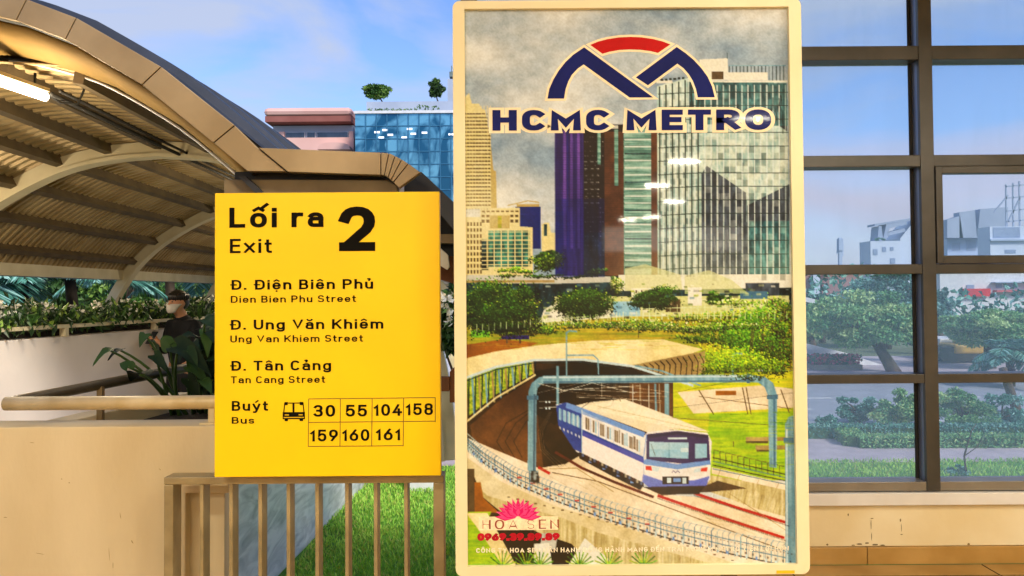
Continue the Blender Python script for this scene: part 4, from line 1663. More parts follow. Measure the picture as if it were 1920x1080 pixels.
# overhead wires and insulators
for (a_, b_) in (((1008, 740), (1120, 715)), ((1045, 735), (1240, 760)), ((1120, 722), (1255, 740)), ((1080, 745), (1250, 748)), ((1255, 742), (1488, 700)), ((1255, 770), (1488, 742))):
    pl([a_, b_], .8, wht if a_[0] < 1200 else drk, alpha=.55)
for y in (700, 716, 850):
    pass
pf([(1001, 742), (1006, 742), (1004, 884), (998, 884)], drk, .18)
rect(990, 884, 1008, 906, PAL[piped], .8)
for i in range(60):
    rect(990 + rr2.uniform(0, 20), 884 + rr2.uniform(0, 22), 992 + rr2.uniform(0, 20), 886 + rr2.uniform(0, 22), PAL[pipel] if i % 2 else PAL[tdark], .5) if i % 3 else None
# soft broad light: haze on the far towers, warm ground glow
H_, W_s = CAN.shape[:2]
yy_ = (np.arange(H_) / SS + PY0)[:, None]
xx_ = (np.arange(W_s) / SS + PX0)[None, :]
hz_ = np.clip((yy_ - 430) / 90, 0, 1) * np.clip((535 - yy_) / 20, 0, 1) * np.clip((xx_ - 1120) / 60, 0, 1) * .28
CAN[:] = CAN * (1 - hz_[..., None]) + hz_[..., None] * np.array([.80, .80, .68], np.float32)
hz_ = np.exp(-(((xx_ - 900) / 60) ** 2 + ((yy_ - 400) / 50) ** 2)) * .35
CAN[:] = CAN * (1 - hz_[..., None]) + hz_[..., None] * np.array([.93, .88, .74], np.float32)
# finish of the print: paper grain and mottling
yyv = np.linspace(0, 1, PH * SS, dtype=np.float32)[:, None, None]
CAN *= (.96 + .08 * FIELD['fine'])[..., None]
CAN *= (.95 + .1 * FIELD['mid'])[..., None]
img = CAN.reshape(PH, SS, PW, SS, 3).mean((1, 3))
STEP = 1.5
gw_, gh_ = int(PW / STEP), int(PH / STEP)
xs_ = (np.arange(gw_) + .5) * STEP
ys_ = (np.arange(gh_) + .5) * STEP
xi_, yi_ = np.clip((xs_ - .5).astype(int), 0, PW - 2), np.clip((ys_ - .5).astype(int), 0, PH - 2)
fx_, fy_ = (xs_ - .5 - xi_)[None, :, None], (ys_ - .5 - yi_)[:, None, None]
smp = (img[yi_][:, xi_] * (1 - fx_) + img[yi_][:, xi_ + 1] * fx_) * (1 - fy_) + (img[yi_ + 1][:, xi_] * (1 - fx_) + img[yi_ + 1][:, xi_ + 1] * fx_) * fy_
smp = np.clip(smp, 0, 1)
mean_ = smp.mean(2, keepdims=True)
smp = np.clip(mean_ + (smp - mean_) * 1.1, 0, 1)
smp = np.clip(smp + .16 * (smp - .5) * (1 - np.abs(2 * smp - 1)) * 3.5, 0, 1)
lin_ = np.where(smp <= .04045, smp / 12.92, ((smp + .055) / 1.055) ** 2.4)
lin_ = np.clip(lin_ * np.array(PRINT_GAIN), 0, .92)
vx = np.zeros((gh_, gw_, 3), np.float32)
for j in range(gh_):
    xa, za = FM(PX0 + xs_[0], PY0 + ys_[j])
    xb, zb2 = FM(PX0 + xs_[-1], PY0 + ys_[j])
    t_ = np.linspace(0, 1, gw_)
    vx[j, :, 0] = xa + (xb - xa) * t_
    vx[j, :, 2] = za + (zb2 - za) * t_
vx[..., 1] = YP + .002
ii = np.arange(gh_ * gw_).reshape(gh_, gw_)
qd = np.stack([ii[:-1, :-1], ii[1:, :-1], ii[1:, 1:], ii[:-1, 1:]], -1).reshape(-1, 4)
me = bpy.data.meshes.new('printed_picture')
me.vertices.add(gh_ * gw_)
me.vertices.foreach_set('co', vx.ravel())
me.loops.add(qd.size)
me.loops.foreach_set('vertex_index', qd.ravel())
me.polygons.add(len(qd))
me.polygons.foreach_set('loop_start', np.arange(len(qd)) * 4)
me.update(calc_edges=True)
ca = me.color_attributes.new('print_ink', 'FLOAT_COLOR', 'POINT')
rgba = np.concatenate([lin_.reshape(-1, 3), np.ones((gh_ * gw_, 1))], 1).astype(np.float32)
ca.data.foreach_set('color', rgba.ravel())
inkm = bpy.data.materials.new('glossy poster print')
inkm.use_nodes = True
t_ = inkm.node_tree
bs_ = t_.nodes['Principled BSDF']
at_ = t_.nodes.new('ShaderNodeVertexColor')
at_.layer_name = 'print_ink'
t_.links.new(at_.outputs['Color'], bs_.inputs['Base Color'])
bs_.inputs['Roughness'].default_value = .55
bs_.inputs['Specular IOR Level'].default_value = .2
bs_.inputs['Coat Weight'].default_value = .85
bs_.inputs['Coat Roughness'].default_value = .035
me.materials.append(inkm)
pobj = bpy.data.objects.new('printed_picture', me)
C.collection.objects.link(pobj)
pobj.parent = ps
pobj.location = -wloc(ps)
pobj['label'] = 'glossy printed city and train photograph inside the frame'
yl = YP + .0018
# emblem, words
creamp = pm('logo cream outline', 'f4e4c4', 'ecdab6', scale=8, grain=.06)
navyp = pm('logo navy', '0f1a66', '0b1558', scale=8, grain=.08)
redp = pm('logo red', 'c01010', 'b00c0d', scale=8, grain=.08)
rx_ = lambda a_: [(840 + x * 680 / 1920, y * 680 / 1920) for x, y in a_]
left = rx_([(530, 528), (540, 475), (562, 425), (590, 378), (625, 333), (668, 292), (725, 253), (1090, 523), (965, 523), (722, 345), (690, 368), (660, 400), (641, 435), (627, 475), (618, 528)])
right = rx_([(998, 415), (1215, 252), (1262, 285), (1305, 322), (1345, 366), (1378, 412), (1402, 465), (1416, 523), (1326, 523), (1316, 478), (1300, 435), (1278, 398), (1250, 366), (1218, 342), (1062, 458)])
red = rx_([(757, 240), (800, 222), (850, 209), (910, 200), (970, 197), (1030, 200), (1090, 209), (1140, 222), (1182, 238), (1116, 284), (1075, 274), (1020, 267), (965, 265), (910, 268), (860, 277), (822, 288)])
s = MB()
for k_, q_ in enumerate((left, right, red)):
    stroke(s, q_, 8.5, FM, yl - k_ * 2e-5, 0, True)
em = part(s, 'emblem_outline', creamp, ps, fix=False)
s = MB()
flat(s, left, FM, yl - 1.2e-4)
flat(s, right, FM, yl - 1.2e-4)
part(s, 'emblem', navyp, ps, label='navy blue arch strokes of the emblem', fix=False)
s = MB()
flat(s, red, FM, yl - 1.2e-4)
part(s, 'emblem_arc', redp, ps, label='red arc at the top of the emblem', fix=False)
s = MB()
text(s, 'HCMC METRO', 924.5, 1447, 247.5, 39, FM, yl, .25, .24, .16)
part(s, 'title_outline', creamp, ps, fix=False)
s = MB()
text(s, 'HCMC METRO', 924.5, 1447, 247.5, 39, FM, yl - 1.3e-3, .25, 0, .16)
part(s, 'title_lettering', navyp, ps, fix=False)
# sponsor block
s = MB()
flat(s, [(896, 969), (1045, 969), (1045, 994), (896, 994)], FM, yl)
part(s, 'sponsor_card', pm('sponsor card paint', 'f7e6c6', 'f1dcb6', scale=10), ps, fix=False)
s = MB()
st_, W_ = glyphs('HOA SEN', .09, .34)
redbr = pm('dark red letters', '9c4a38', '8a3c2c', scale=20)
for k_, (pp, cl, y0, y1) in enumerate(st_):
    for wq in ((.05, .13)[k_ % 2],):
        vs, fs = ribbon(pp, wq, cl)
        s.add([(FM(900 + v.x / W_ * 141, 0)[0], yl - 2e-4 - (k_ % 5) * 2e-5, FM(970, 992 - min(max(v.y, 0), 1) * 17)[1]) for v in vs], fs)
part(s, 'sponsor_lettering', redbr, ps, fix=False)
s = MB()
text(s, '0969.39.89.89', 894, 1047, 1013, 13, FM, yl - 1e-4, .26, .1, .10)
part(s, 'phone_number', pm('phone red', 'c0182c', 'a81024', scale=20), ps, fix=False)
s = MB()
text(s, 'CÔNG TY HOA SEN HÂN HẠNH ĐỒNG HÀNH MANG ĐẾN TRẢI NGHIỆM METRO TIỆN LỢI HƠN', 891, 1478, 1035.5, 8.5, FM, yl - 1e-4, .2, 0, .2)
part(s, 'slogan_lettering', pm('slogan white', 'f4ecd8', 'e8dfc6', scale=20), ps, fix=False)
s = MB()
for ring, (n_, ln_, wd_, a0_, a1_) in enumerate(((13, 44, 13, 4, 176), (9, 37, 14, 22, 158), (5, 30, 15, 45, 135), (1, 24, 16, 90, 90))):
    for k_ in range(n_):
        a = R(lerp(a0_, a1_, k_ / max(n_ - 1, 1)))
        ux, uy = math.cos(a), -math.sin(a) * .85
        cx_, cy_ = 970, 972
        qx, qy = -uy, ux
        for m_, f_ in ((0, 1.0), (1, .62)):
            flat(s, [(cx_ + ux * 4, cy_ + uy * 4), (cx_ + ux * ln_ * .55 + qx * wd_ * .5 * f_, cy_ + uy * ln_ * .55 + qy * wd_ * .5 * f_), (cx_ + ux * ln_ * lerp(1, f_, .25), cy_ + uy * ln_ * lerp(1, f_, .25)),
                     (cx_ + ux * ln_ * .55 - qx * wd_ * .5 * f_, cy_ + uy * ln_ * .55 - qy * wd_ * .5 * f_)], FM, yl - 2e-4 - ring * 6e-5 - m_ * 2e-5 - (k_ % 2) * 1e-5, 1 - m_ if m_ else 0)
            if m_:
                s.mi[-1] = 0 if k_ % 2 else 2
            else:
                s.mi[-1] = 1 if k_ % 2 else 0
part(s, 'lotus_emblem', [pm('lotus petal pink', 'e0186c', 'cf1262', scale=30), pm('lotus petal pale', 'ee5f98', 'e8508c', scale=30), pm('lotus petal mid', 'ee4a8c', 'e43c80', scale=30)], ps, fix=False)

# ------------------------------------------------------------------ vaulted walkway canopy
def smooth(pts, m=6):
    o = []
    n = len(pts)
    for i in range(n - 1):
        p0, p1, p2, p3 = pts[max(i - 1, 0)], pts[i], pts[i + 1], pts[min(i + 2, n - 1)]
        for k in range(m):
            t = k / m
            o.append(tuple(.5 * (2 * p1[j] + (p2[j] - p0[j]) * t + (2 * p0[j] - 5 * p1[j] + 4 * p2[j] - p3[j]) * t * t + (3 * p1[j] - p0[j] - 3 * p2[j] + p3[j]) * t ** 3) for j in range(len(p1))))
    o.append(tuple(pts[-1]))
    return o


RIBP = smooth([(0, 0), (.5, .04), (.98, .15), (1.41, .34), (1.83, .59), (2.17, .87), (2.45, 1.21), (2.74, 1.74), (2.93, 2.5), (3.0, 3.3)])
apx = lambda y: -3.35 - .05 * (y - 4.6)
AZ = P(300, 250, 8.0).z - .06


def arc_pts(off=0.0, dmax=3.2, left=True, right=True):
    """profile in (x, z) relative to the apex, pushed inward by off along the normal"""
    half = [q for q in RIBP if q[1] <= dmax]
    o = []
    for i, (x, d) in enumerate(half):
        a, b = half[max(i - 1, 0)], half[min(i + 1, len(half) - 1)]
        tx, tz = b[0] - a[0], -(b[1] - a[1])
        l = math.hypot(tx, tz)
        nx, nz = -tz / l, tx / l      # outward is (-tz, tx) for a right half running down
        if nz < 0:
            nx, nz = -nx, -nz
        if nx < 0:
            nx = -nx
        o.append((x - nx * off, -d - nz * off))
    r = o if right else []
    l_ = [(-x, z) for x, z in o[::-1]] if left else []
    return (l_[:-1] if r else l_) + r


cv = thing('vaulted_canopy', (apx(9), 9, GZ), 'bronze barrel vaulted canopy over the raised walkway at upper left', 'canopy')
# roof sheet, really corrugated along its length
prof_in = arc_pts(.012, 1.28)
rows = []
yv = []
y = 5.25
k = 0
while y < 27:
    for dy, h in ((0, 0), (.05, 0), (.065, .028), (.115, .028)):
        yv.append((y + dy, h))
    y += .13
s = MB()
for (y, h) in yv:
    rows.append([Vector((apx(y) + x * (1 + h / 3), y, AZ + z + h * .8)) for x, z in prof_in])
s.grid(rows)
so_ = part(s, 'roof_sheet', [roofm], cv, fix=False)
sd_ = so_.modifiers.new('thick', 'SOLIDIFY')
sd_.thickness = .006
sd_.offset = 0
s = MB()
out_p = arc_pts(-.014, 1.2)
s.grid([[Vector((apx(y) + x * (1 + h / 3), y, AZ + z + h)) for x, z in out_p] for (y, h) in yv])
part(s, 'roof_top_sheet', roof_out, cv, fix=False)
# purlins
pu = arc_pts(.02, 1.3)
for i in range(0, len(pu), 1):
    pass
seg = []
acc = 0
half = [q for q in RIBP if q[1] <= 1.3]
ln = [0]
for a, b in zip(half, half[1:]):
    ln.append(ln[-1] + math.hypot(b[0] - a[0], b[1] - a[1]))


def at_len(l):
    for i in range(len(ln) - 1):
        if ln[i + 1] >= l:
            t = (l - ln[i]) / (ln[i + 1] - ln[i])
            return lerp(half[i][0], half[i + 1][0], t), lerp(half[i][1], half[i + 1][1], t), (half[i + 1][0] - half[i][0], half[i + 1][1] - half[i][1])
    return half[-1][0], half[-1][1], (0, 1)


for l in (0.0, .52, 1.04, 1.56, 2.08, 2.55):
    for sg_ in ((1, -1) if l else (1,)):
        x, d_, tv = at_len(min(l, ln[-1] - .02))
        tt = Vector((sg_ * tv[0], 0, -tv[1])).normalized()
        nn = Vector((-tt.z, 0, tt.x))
        if nn.z < 0:
            nn = -nn
        ctr = [Vector((apx(y) + sg_ * x, y, AZ - d_)) - nn * .04 for y in (5.3, 27)]
        s = MB()
        ring = lambda c_: [c_ + tt * (a * .035) + nn * (b * .07) for a, b in ((-1, -1), (1, -1), (1, 1), (-1, 1))]
        s.sweep([ring(ctr[0]), ring(ctr[1])], None)
        part(s, 'purlin', purl, cv)
# arch ribs
for y in (8.0, 12.7, 17.4, 22.1):
    s = MB()
    o_, i_ = arc_pts(.028, 3.25), arc_pts(.15, 3.25)
    s.sweep([[Vector((apx(y) + a[0], y - .05, AZ + a[1])), Vector((apx(y) + a[0], y + .05, AZ + a[1])), Vector((apx(y) + b[0], y + .05, AZ + b[1])), Vector((apx(y) + b[0], y - .05, AZ + b[1]))] for a, b in zip(o_, i_)], None)
    i2 = arc_pts(.185, 3.25)
    s.sweep([[Vector((apx(y) + a[0], y - .085, AZ + a[1])), Vector((apx(y) + a[0], y + .085, AZ + a[1])), Vector((apx(y) + b[0], y + .085, AZ + b[1])), Vector((apx(y) + b[0], y - .085, AZ + b[1]))] for a, b in zip(i_, i2)], None)
    part(s, 'arch_rib', ribm, cv, smooth=False)
# eave beams along both sides
for sg_ in (-1, 1):
    s = MB()
    xe_, ze_ = prof_in[0][0] * (-sg_ * -1 if False else 1), prof_in[0][1]
    X0 = prof_in[0][0] if sg_ < 0 else prof_in[-1][0]
    pts0 = [Vector((apx(y) + X0 + sg_ * .02, y, AZ + prof_in[0][1])) for y in (5.3, 27)]
    q4 = lambda c_: [c_ + Vector((a, 0, b)) for a, b in ((-.06, -.10), (.06, -.10), (.06, .05), (-.06, .05))]
    s.sweep([q4(pts0[0]), q4(pts0[1])], None)
    part(s, 'eave_beam', ribm, cv)
    s = MB()
    pts1 = [p_ + Vector((sg_ * .16, 0, -.04)) for p_ in pts0]
    q5 = lambda c_: [c_ + Vector((a, 0, b)) for a, b in ((-.09, -.06), (.09, -.06), (.09, .09), (-.09, .09))]
    s.sweep([q5(pts1[0]), q5(pts1[1])], None)
    part(s, 'gutter', bronze_dk, cv)

# gable end: segmented fascia, soffit and rim
YG = 4.6
opx = [(-218, -38), (-85, -34), (50, -2), (143, 33), (302, 125), (440, 235), (500, 283)]
ipx = [(-218, 6), (-90, 10), (30, 38), (122, 74), (266, 159), (400, 268), (466, 325)]
oP = [P(*q, YG) for q in opx]
iP = [P(*q, YG) for q in ipx]
ax0 = oP[0].x
mir = lambda p: Vector((2 * ax0 - p.x, p.y, p.z))
for sgn in (1, -1):
    for i in range(len(oP) - 1):
        q = [oP[i], oP[i + 1], iP[i + 1], iP[i]]
        if i == len(oP) - 2 and sgn == 1:
            q = [oP[i], P(483, 276, YG), P(537, 322, YG), P(464, 322, YG), iP[i]]
        if sgn < 0:
            q = [mir(p) for p in q][::-1]
        ctr = sum(q, Vector()) / len(q)
        q = [ctr + (p - ctr) * (1 - .0035 / max((p - ctr).length, .01)) for p in q]
        s = MB()
        s.prism(q, (0, .05, 0))
        part(s, 'fascia_panel', bronze, cv, bevel=.003)
# backing behind the joints and the roof edge trim
fullo = [mir(p) for p in oP[::-1]][:-1] + oP
fulli = [mir(p) for p in iP[::-1]][:-1] + iP
s = MB()
s.sweep([[o_ + Vector((0, .052, 0)), o_ + Vector((0, .13, 0)), i_ + Vector((0, .13, 0)), i_ + Vector((0, .052, 0))] for o_, i_ in zip(fullo, fulli)], None)
part(s, 'fascia_backing', dark, cv)
YRM = 5.3


def resample(pts, n):
    pts = [Vector(p) for p in pts]
    l = [0]
    for a, b in zip(pts, pts[1:]):
        l.append(l[-1] + (b - a).length)
    o = []
    for i in range(n):
        d = l[-1] * i / (n - 1)
        j = max(k for k in range(len(l) - 1) if l[k] <= d + 1e-9)
        o.append(pts[j].lerp(pts[j + 1], (d - l[j]) / (l[j + 1] - l[j])))
    return o


s = MB()
shp = [Vector((apx(5.3) + x, 5.3, AZ + z + .034)) for x, z in arc_pts(-.014, 1.25)]
va = resample([p + Vector((0, .03, -.004)) for p in fullo], 60)
vb = resample(shp, 60)
s.grid([[a.lerp(b, k_ / 14) + Vector((0, 0, (.055 if k_ % 4 in (2, 3) else 0) + (.01 if 0 < k_ < 14 else 0))) for a, b in zip(va, vb)] for k_ in range(15)])
part(s, 'verge_flashing', M_('slate grey seamed flashing', '383c46', '2c3038', .45, 3, metal=.2), cv, fix=False)


def rim_pt(p, dn, y):
    v = Vector((p.x - ax0, 0, p.z - (oP[0].z - 3.0)))
    v = v.normalized()
    return Vector((p.x - v.x * dn, y, p.z - v.z * dn))


s = MB()
s.grid([[i_ + Vector((0, .131, 0)) for i_ in fulli], [rim_pt(i_, .10, YRM) for i_ in fulli]])
sf = part(s, 'soffit', ochre, cv, smooth=True, fix=False)
so2 = sf.modifiers.new('thick', 'SOLIDIFY')
so2.thickness = .01
s = MB()
s.tube(smooth([tuple(rim_pt(i_, .13, YRM + .01)) for i_ in fulli], 4), .009, 8)
part(s, 'rim_tube', white_p, cv, smooth=True)
s = MB()
s.tube(smooth([tuple(rim_pt(i_, .02, YRM + .08)) for i_ in fulli], 4), .05, 8)
part(s, 'rim_beam', dark, cv, smooth=True)

# conduit and lit tube lamp under the vault
s = MB()
la2, lb2 = P(-60, 125, 4.86), P(85, 180, 5.52)
la2.z = lb2.z = 3.03
lt = thing('tube_lamp', la2.lerp(lb2, .5), 'lit white tube lamp hanging under the vaulted canopy', 'lamp')
s = MB()
s.tube([la2, lb2], .03, 12)
part(s, 'glass_tube', M_('lit tube', 'ffe9c4', 'fff0d2', .4, 3, emit=9), lt, smooth=True)
s = MB()
s.bar(la2 + Vector((0, 0, .045)), lb2 + Vector((0, 0, .045)), .07, .025)
s.bar(la2 + Vector((0, -.02, 0)), la2 + Vector((0, .03, 0)), .065, .065)
part(s, 'housing', ribm, lt)
for t_ in (.15, .85):
    q = la2.lerp(lb2, t_)
    s = MB()
    s.bar(q + Vector((0, 0, .058)), q + Vector((0, 0, .14)), .012, .012)
    part(s, 'hanger', dark, lt)
s = MB()
qq = lb2 + Vector((0, 0, .03))
s.tube([qq, qq + Vector((.05, .1, -.05)), qq + Vector((.12, .2, -.03)), qq + Vector((.15, .25, .12))], .008, 6)
part(s, 'cable', dark, lt)
s = MB()
c0 = Vector((apx(5.5) + .22, 5.5, AZ - .17))
c1 = Vector((apx(26) + .22, 26, AZ - .17))
s.tube([c0, c1], .016, 6)
s.tube([c0 + Vector((.06, 0, .02)), c1 + Vector((.06, 0, .02))], .012, 6)
part(s, 'conduit', dark, cv, smooth=True)
al = bpy.data.lights.new('tube_lamp_light', 'POINT')
al.energy = 26
al.color = (1, .84, .58)
al.shadow_soft_size = .08
ao = bpy.data.objects.new('tube_lamp_light', al)
C.collection.objects.link(ao)
ao.location = la2.lerp(lb2, .5) + Vector((0, 0, -.42))
# copies added out of sight to brighten the underside of the vault
for kk, dlt in ((1, Vector((-.4, 8.8, 0))), (2, Vector((-1.9, 1.6, -.5))), (3, Vector((.6, 4.4, -.25)))):
    l2 = lt.copy()
    C.collection.objects.link(l2)
    l2.location = lt.location + dlt + Vector((-.1, 0, .12))
    l2['label'] = ('added unseen tube lamp far back under the vaulted canopy behind the sign', 'added unseen tube lamp low on the left side of the vaulted canopy', 'added unseen tube lamp midway under the vaulted canopy behind the sign')[kk - 1]
    for ch in list(lt.children):
        c2 = ch.copy()
        C.collection.objects.link(c2)
        c2.parent = l2
    a2 = ao.copy()
    C.collection.objects.link(a2)
    a2.location = ao.location + dlt
for o_ in C.objects:
    if o_.name.startswith('tube_lamp') and o_.type == 'EMPTY':
        o_['group'] = 'tube lamps under the vaulted canopy'

# ------------------------------------------------------------------ side canopy right of the vault
sc = thing('side_canopy', P(640, 310, YG), 'bronze boxed eave with a bent end and dark sloping roof behind the yellow sign', 'canopy')
F4 = lambda pts: [P(*q, YG - .01) for q in pts]
pan = [[(485, 277), (713, 286), (713, 328), (539.5, 322)],
       [(714.5, 286), (728, 287), (720, 328.5), (714.5, 328)],
       [(729.5, 287), (740, 292), (727, 332.5), (721, 328.8)],
       [(741, 292.5), (752.5, 298.5), (732.5, 337.5), (728, 333)],
       [(753.5, 299), (765, 306.5), (737, 341), (733.3, 338)],
       [(766, 307), (788, 323), (748, 352), (738, 342)]]
for q in pan:
    s = MB()
    s.prism(F4(q), (0, .06, 0))
    part(s, 'fascia_panel', bronze, sc, bevel=.003)
s = MB()
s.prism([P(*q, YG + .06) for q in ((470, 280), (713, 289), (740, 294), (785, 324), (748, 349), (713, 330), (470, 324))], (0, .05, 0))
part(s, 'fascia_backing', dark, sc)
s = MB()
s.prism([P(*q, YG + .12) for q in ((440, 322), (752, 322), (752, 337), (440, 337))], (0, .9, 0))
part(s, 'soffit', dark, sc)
s = MB()
s.prism([P(*q, YG + .10) for q in ((420, 336.5), (745, 337), (745, 366), (420, 366))], (0, .08, 0))
part(s, 'beam', bronze_dk, sc, bevel=.004)
s = MB()
s.prism([P(*q, YG + .05) for q in ((446, 330), (460, 330), (505, 372), (490, 372))], (0, .06, 0))
part(s, 'brace', dark, sc)
s = MB()
q = P(751, 360, YG + .2)
s.tube([P(751, 346, YG + .2), P(751, 600, YG + .2)], .022, 10)
part(s, 'downpipe', white_p, sc, smooth=True)
s = MB()
s.prism([P(*q, YG + .3) for q in ((752, 330), (790, 322), (860, 388), (1000, 520), (1000, 560), (860, 442), (800, 372), (752, 372))], (0, 1.5, 0))
part(s, 'sloping_roof', M_('dark sheet roof', '39393a', '2b2b2c', .5, 4, metal=.2), sc)
s = MB()
s.prism([P(*q, YG + .5) for q in ((752, 438), (1000, 441), (1000, 458), (752, 455))], (0, .1, 0))
part(s, 'tie_beam', bronze_dk, sc)
s = MB()
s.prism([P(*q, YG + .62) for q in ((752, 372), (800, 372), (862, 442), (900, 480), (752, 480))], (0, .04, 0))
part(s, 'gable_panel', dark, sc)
s = MB()
s.prism([P(*q, YG + .4) for q in ((800, 455), (822, 462), (840, 478), (843, 500), (838, 506), (815, 492), (800, 488))], (0, .05, 0))
part(s, 'bracket', ribm, sc, bevel=.004)
s = MB()
s.prism([P(*q, YG + .8) for q in ((812, 468), (930, 468), (930, 556), (812, 520))], (0, .05, 0))
part(s, 'timber_panel', wood, sc)

# timber tree stakes seen in the gap
ts = thing('timber_stake', G(855, 1000, GZ), 'brown timber tree stake with a crossbar seen between sign and poster', 'tree stake')
s = MB()
s.prism([P(*q, 6.2) for q in ((843, 755), (843, 697), (855, 686), (872, 686), (872, 755))], (0, .1, 0))
s.prism([P(*q, 6.22) for q in ((858, 756), (858, 1010), (872, 1010), (872, 756))], (0, .06, 0))
part(s, 'post', wood, ts, bevel=.006)
s = MB()
s.prism([P(*q, 6.16) for q in ((780, 707), (842.5, 707), (842.5, 734), (780, 734))], (0, .07, 0))
part(s, 'crossbar', wood, ts, bevel=.006)

leafsets['hedge'] = [M_('hedge leaf a', '24401a', '1c3313', .5, 3), M_('hedge leaf b', '3d6526', '32561e', .5, 3), M_('hedge leaf c', '86a548', '77963d', .5, 3)]
# ------------------------------------------------------------------ left parapet with flowering hedge
pA = P(0, 640, 6.0)
pB = P(300, 617, 7.97)
dd = (pB - pA)
dd.z = 0
par_at = lambda y: pA + dd * ((y - pA.y) / dd.y)
PZ = pA.z
p0, p1 = par_at(2.9), par_at(13.0)
s = MB()
s.prism([Vector((p0.x, p0.y, -.02)), Vector((p0.x - .15, p0.y, -.02)), Vector((p1.x - .15, p1.y, -.02)), Vector((p1.x, p1.y, -.02))], (0, 0, PZ + .02))
pw = s.build('parapet_wall', paint_white, bevel=.004)
tag(pw, 'white painted parapet wall along the far side of the walkway', 'wall')
s = MB()
s.prism([Vector((p0.x - .151, p0.y, GZ)), Vector((p0.x - .95, p0.y, GZ)), Vector((p1.x - .95, p1.y, GZ)), Vector((p1.x - .151, p1.y, GZ))], (0, 0, PZ + .045 - GZ))
tag(s.build('planter_box', soil), 'dark soil filled planter behind the white parapet wall', 'planter')
rr_ = thing('parapet_rail', p0, 'thin cream rail with short posts on top of the white parapet', 'rail')
s = MB()
up = Vector((.03, 0, PZ + .075))
fl = lambda p_, z_: Vector((p_.x, p_.y, z_))
s.bar(fl(p0, PZ + .085), fl(p1, PZ + .085), .05, .03)
part(s, 'rail', ribm, rr_)
for k_ in range(9):
    q = par_at(3.0 + k_ * 1.22)
    s = MB()
    s.bar((q.x, q.y, PZ + .001), (q.x, q.y, PZ + .069), .05, .05)
    part(s, 'post', ribm, rr_)
hg = thing('flowering_hedge', par_at(7) + Vector((-.5, 0, 0)), 'low flowering hedge with white blooms behind the white parapet wall', 'hedge')
s = MB()
n = 12000
ty = rng.uniform(3.2, 13, n)
wx_ = rng.uniform(-.95, .06, n)
zz = PZ + .03 + np.abs(rng.normal(0, .05, n)) + rng.uniform(0, .13, n) * (1 + .5 * np.sin(ty * 5.1 + wx_ * 4))
bx_ = np.array([par_at(v).x for v in ty])
c = np.stack([bx_ + wx_, ty, zz], 1)
d = np.stack([rng.normal(0, .6, n), rng.normal(0, .6, n), rng.uniform(.1, 1.2, n)], 1)
s.leaves(c, d, rng.uniform(.06, .125, n), rng.uniform(.022, .042, n), rng.choice(3, n, p=[.5, .34, .16]).tolist())
part(s, 'foliage', leafsets['hedge'], hg, fix=False)
s = MB()
n = 130
ty = rng.uniform(3.6, 12.6, n)
c = np.stack([np.array([par_at(v).x for v in ty]) + rng.uniform(-.8, 0, n), ty, PZ + .17 + rng.uniform(0, .10, n)], 1)
c = np.repeat(c, 6, 0) + rng.normal(0, .02, (n * 6, 3))
s.leaves(c, rng.normal(0, 1, (n * 6, 3)), .045, .032, 0)
part(s, 'blossom', leafsets['flower'], hg, fix=False)


# ------------------------------------------------------------------ trees and palms
def crown(mb, ctr, rx, ry, rz, n, size, weights=(.4, .37, .23), clumps=34, hollow=.35):
    ctr = np.array(ctr)
    k = clumps
    u = rng.normal(size=(k, 3))
    u /= np.linalg.norm(u, axis=1, keepdims=True)
    rad = (hollow + (1 - hollow) * rng.uniform(0, 1, (k, 1)) ** .6) * .86
    cc = ctr + u * rad * np.array([rx, ry, rz])
    cr_ = rng.uniform(.16, .34, k)
    which = rng.integers(0, k, n)
    v = rng.normal(size=(n, 3))
    v /= np.linalg.norm(v, axis=1, keepdims=True)
    v *= rng.uniform(0, 1, (n, 1)) ** .45
    pos = cc[which] + v * cr_[which][:, None] * np.array([rx, ry, rz]) * np.array([1, 1, .8])
    tone = rng.choice(3, k, p=weights)
    mi = np.where(rng.uniform(0, 1, n) < .7, tone[which], rng.integers(0, 3, n))
    d = v + rng.normal(0, .6, (n, 3)) + np.array([0, 0, -.15])
    mb.leaves(pos, d, size * rng.uniform(.6, 1.3, n), size * rng.uniform(.35, .6, n), mi.tolist())
    return cc


def tree(name, base, ctr, r3, n, size, leaf, label, group=None, tr=.09, lean=None, clumps=34, cat='tree', weights=(.4, .37, .23)):
    t = thing(name, base, label, cat, group)
    s_ = MB()
    cc = crown(s_, ctr, *r3, n, size, weights, clumps)
    b = Vector(base)
    ctrv = Vector(ctr)
    tm = MB()
    fork = b.lerp(ctrv, .55) + Vector((random.uniform(-.1, .1), 0, 0))
    tm.tube([b + Vector((0, 0, -.05)), b.lerp(fork, .5) + Vector((random.uniform(-.06, .06), 0, 0)), fork], [tr * 1.3, tr, tr * .8], 8)
    for q in cc[:9]:
        qv = Vector(q)
        tm.tube([fork, fork.lerp(qv, .5) + Vector((0, 0, .05)), qv], [tr * .55, tr * .35, tr * .12], 6)
    part(tm, 'trunk', trunkm, t, smooth=True)
    part(s_, 'crown', leafsets[leaf], t, fix=False)
    return t


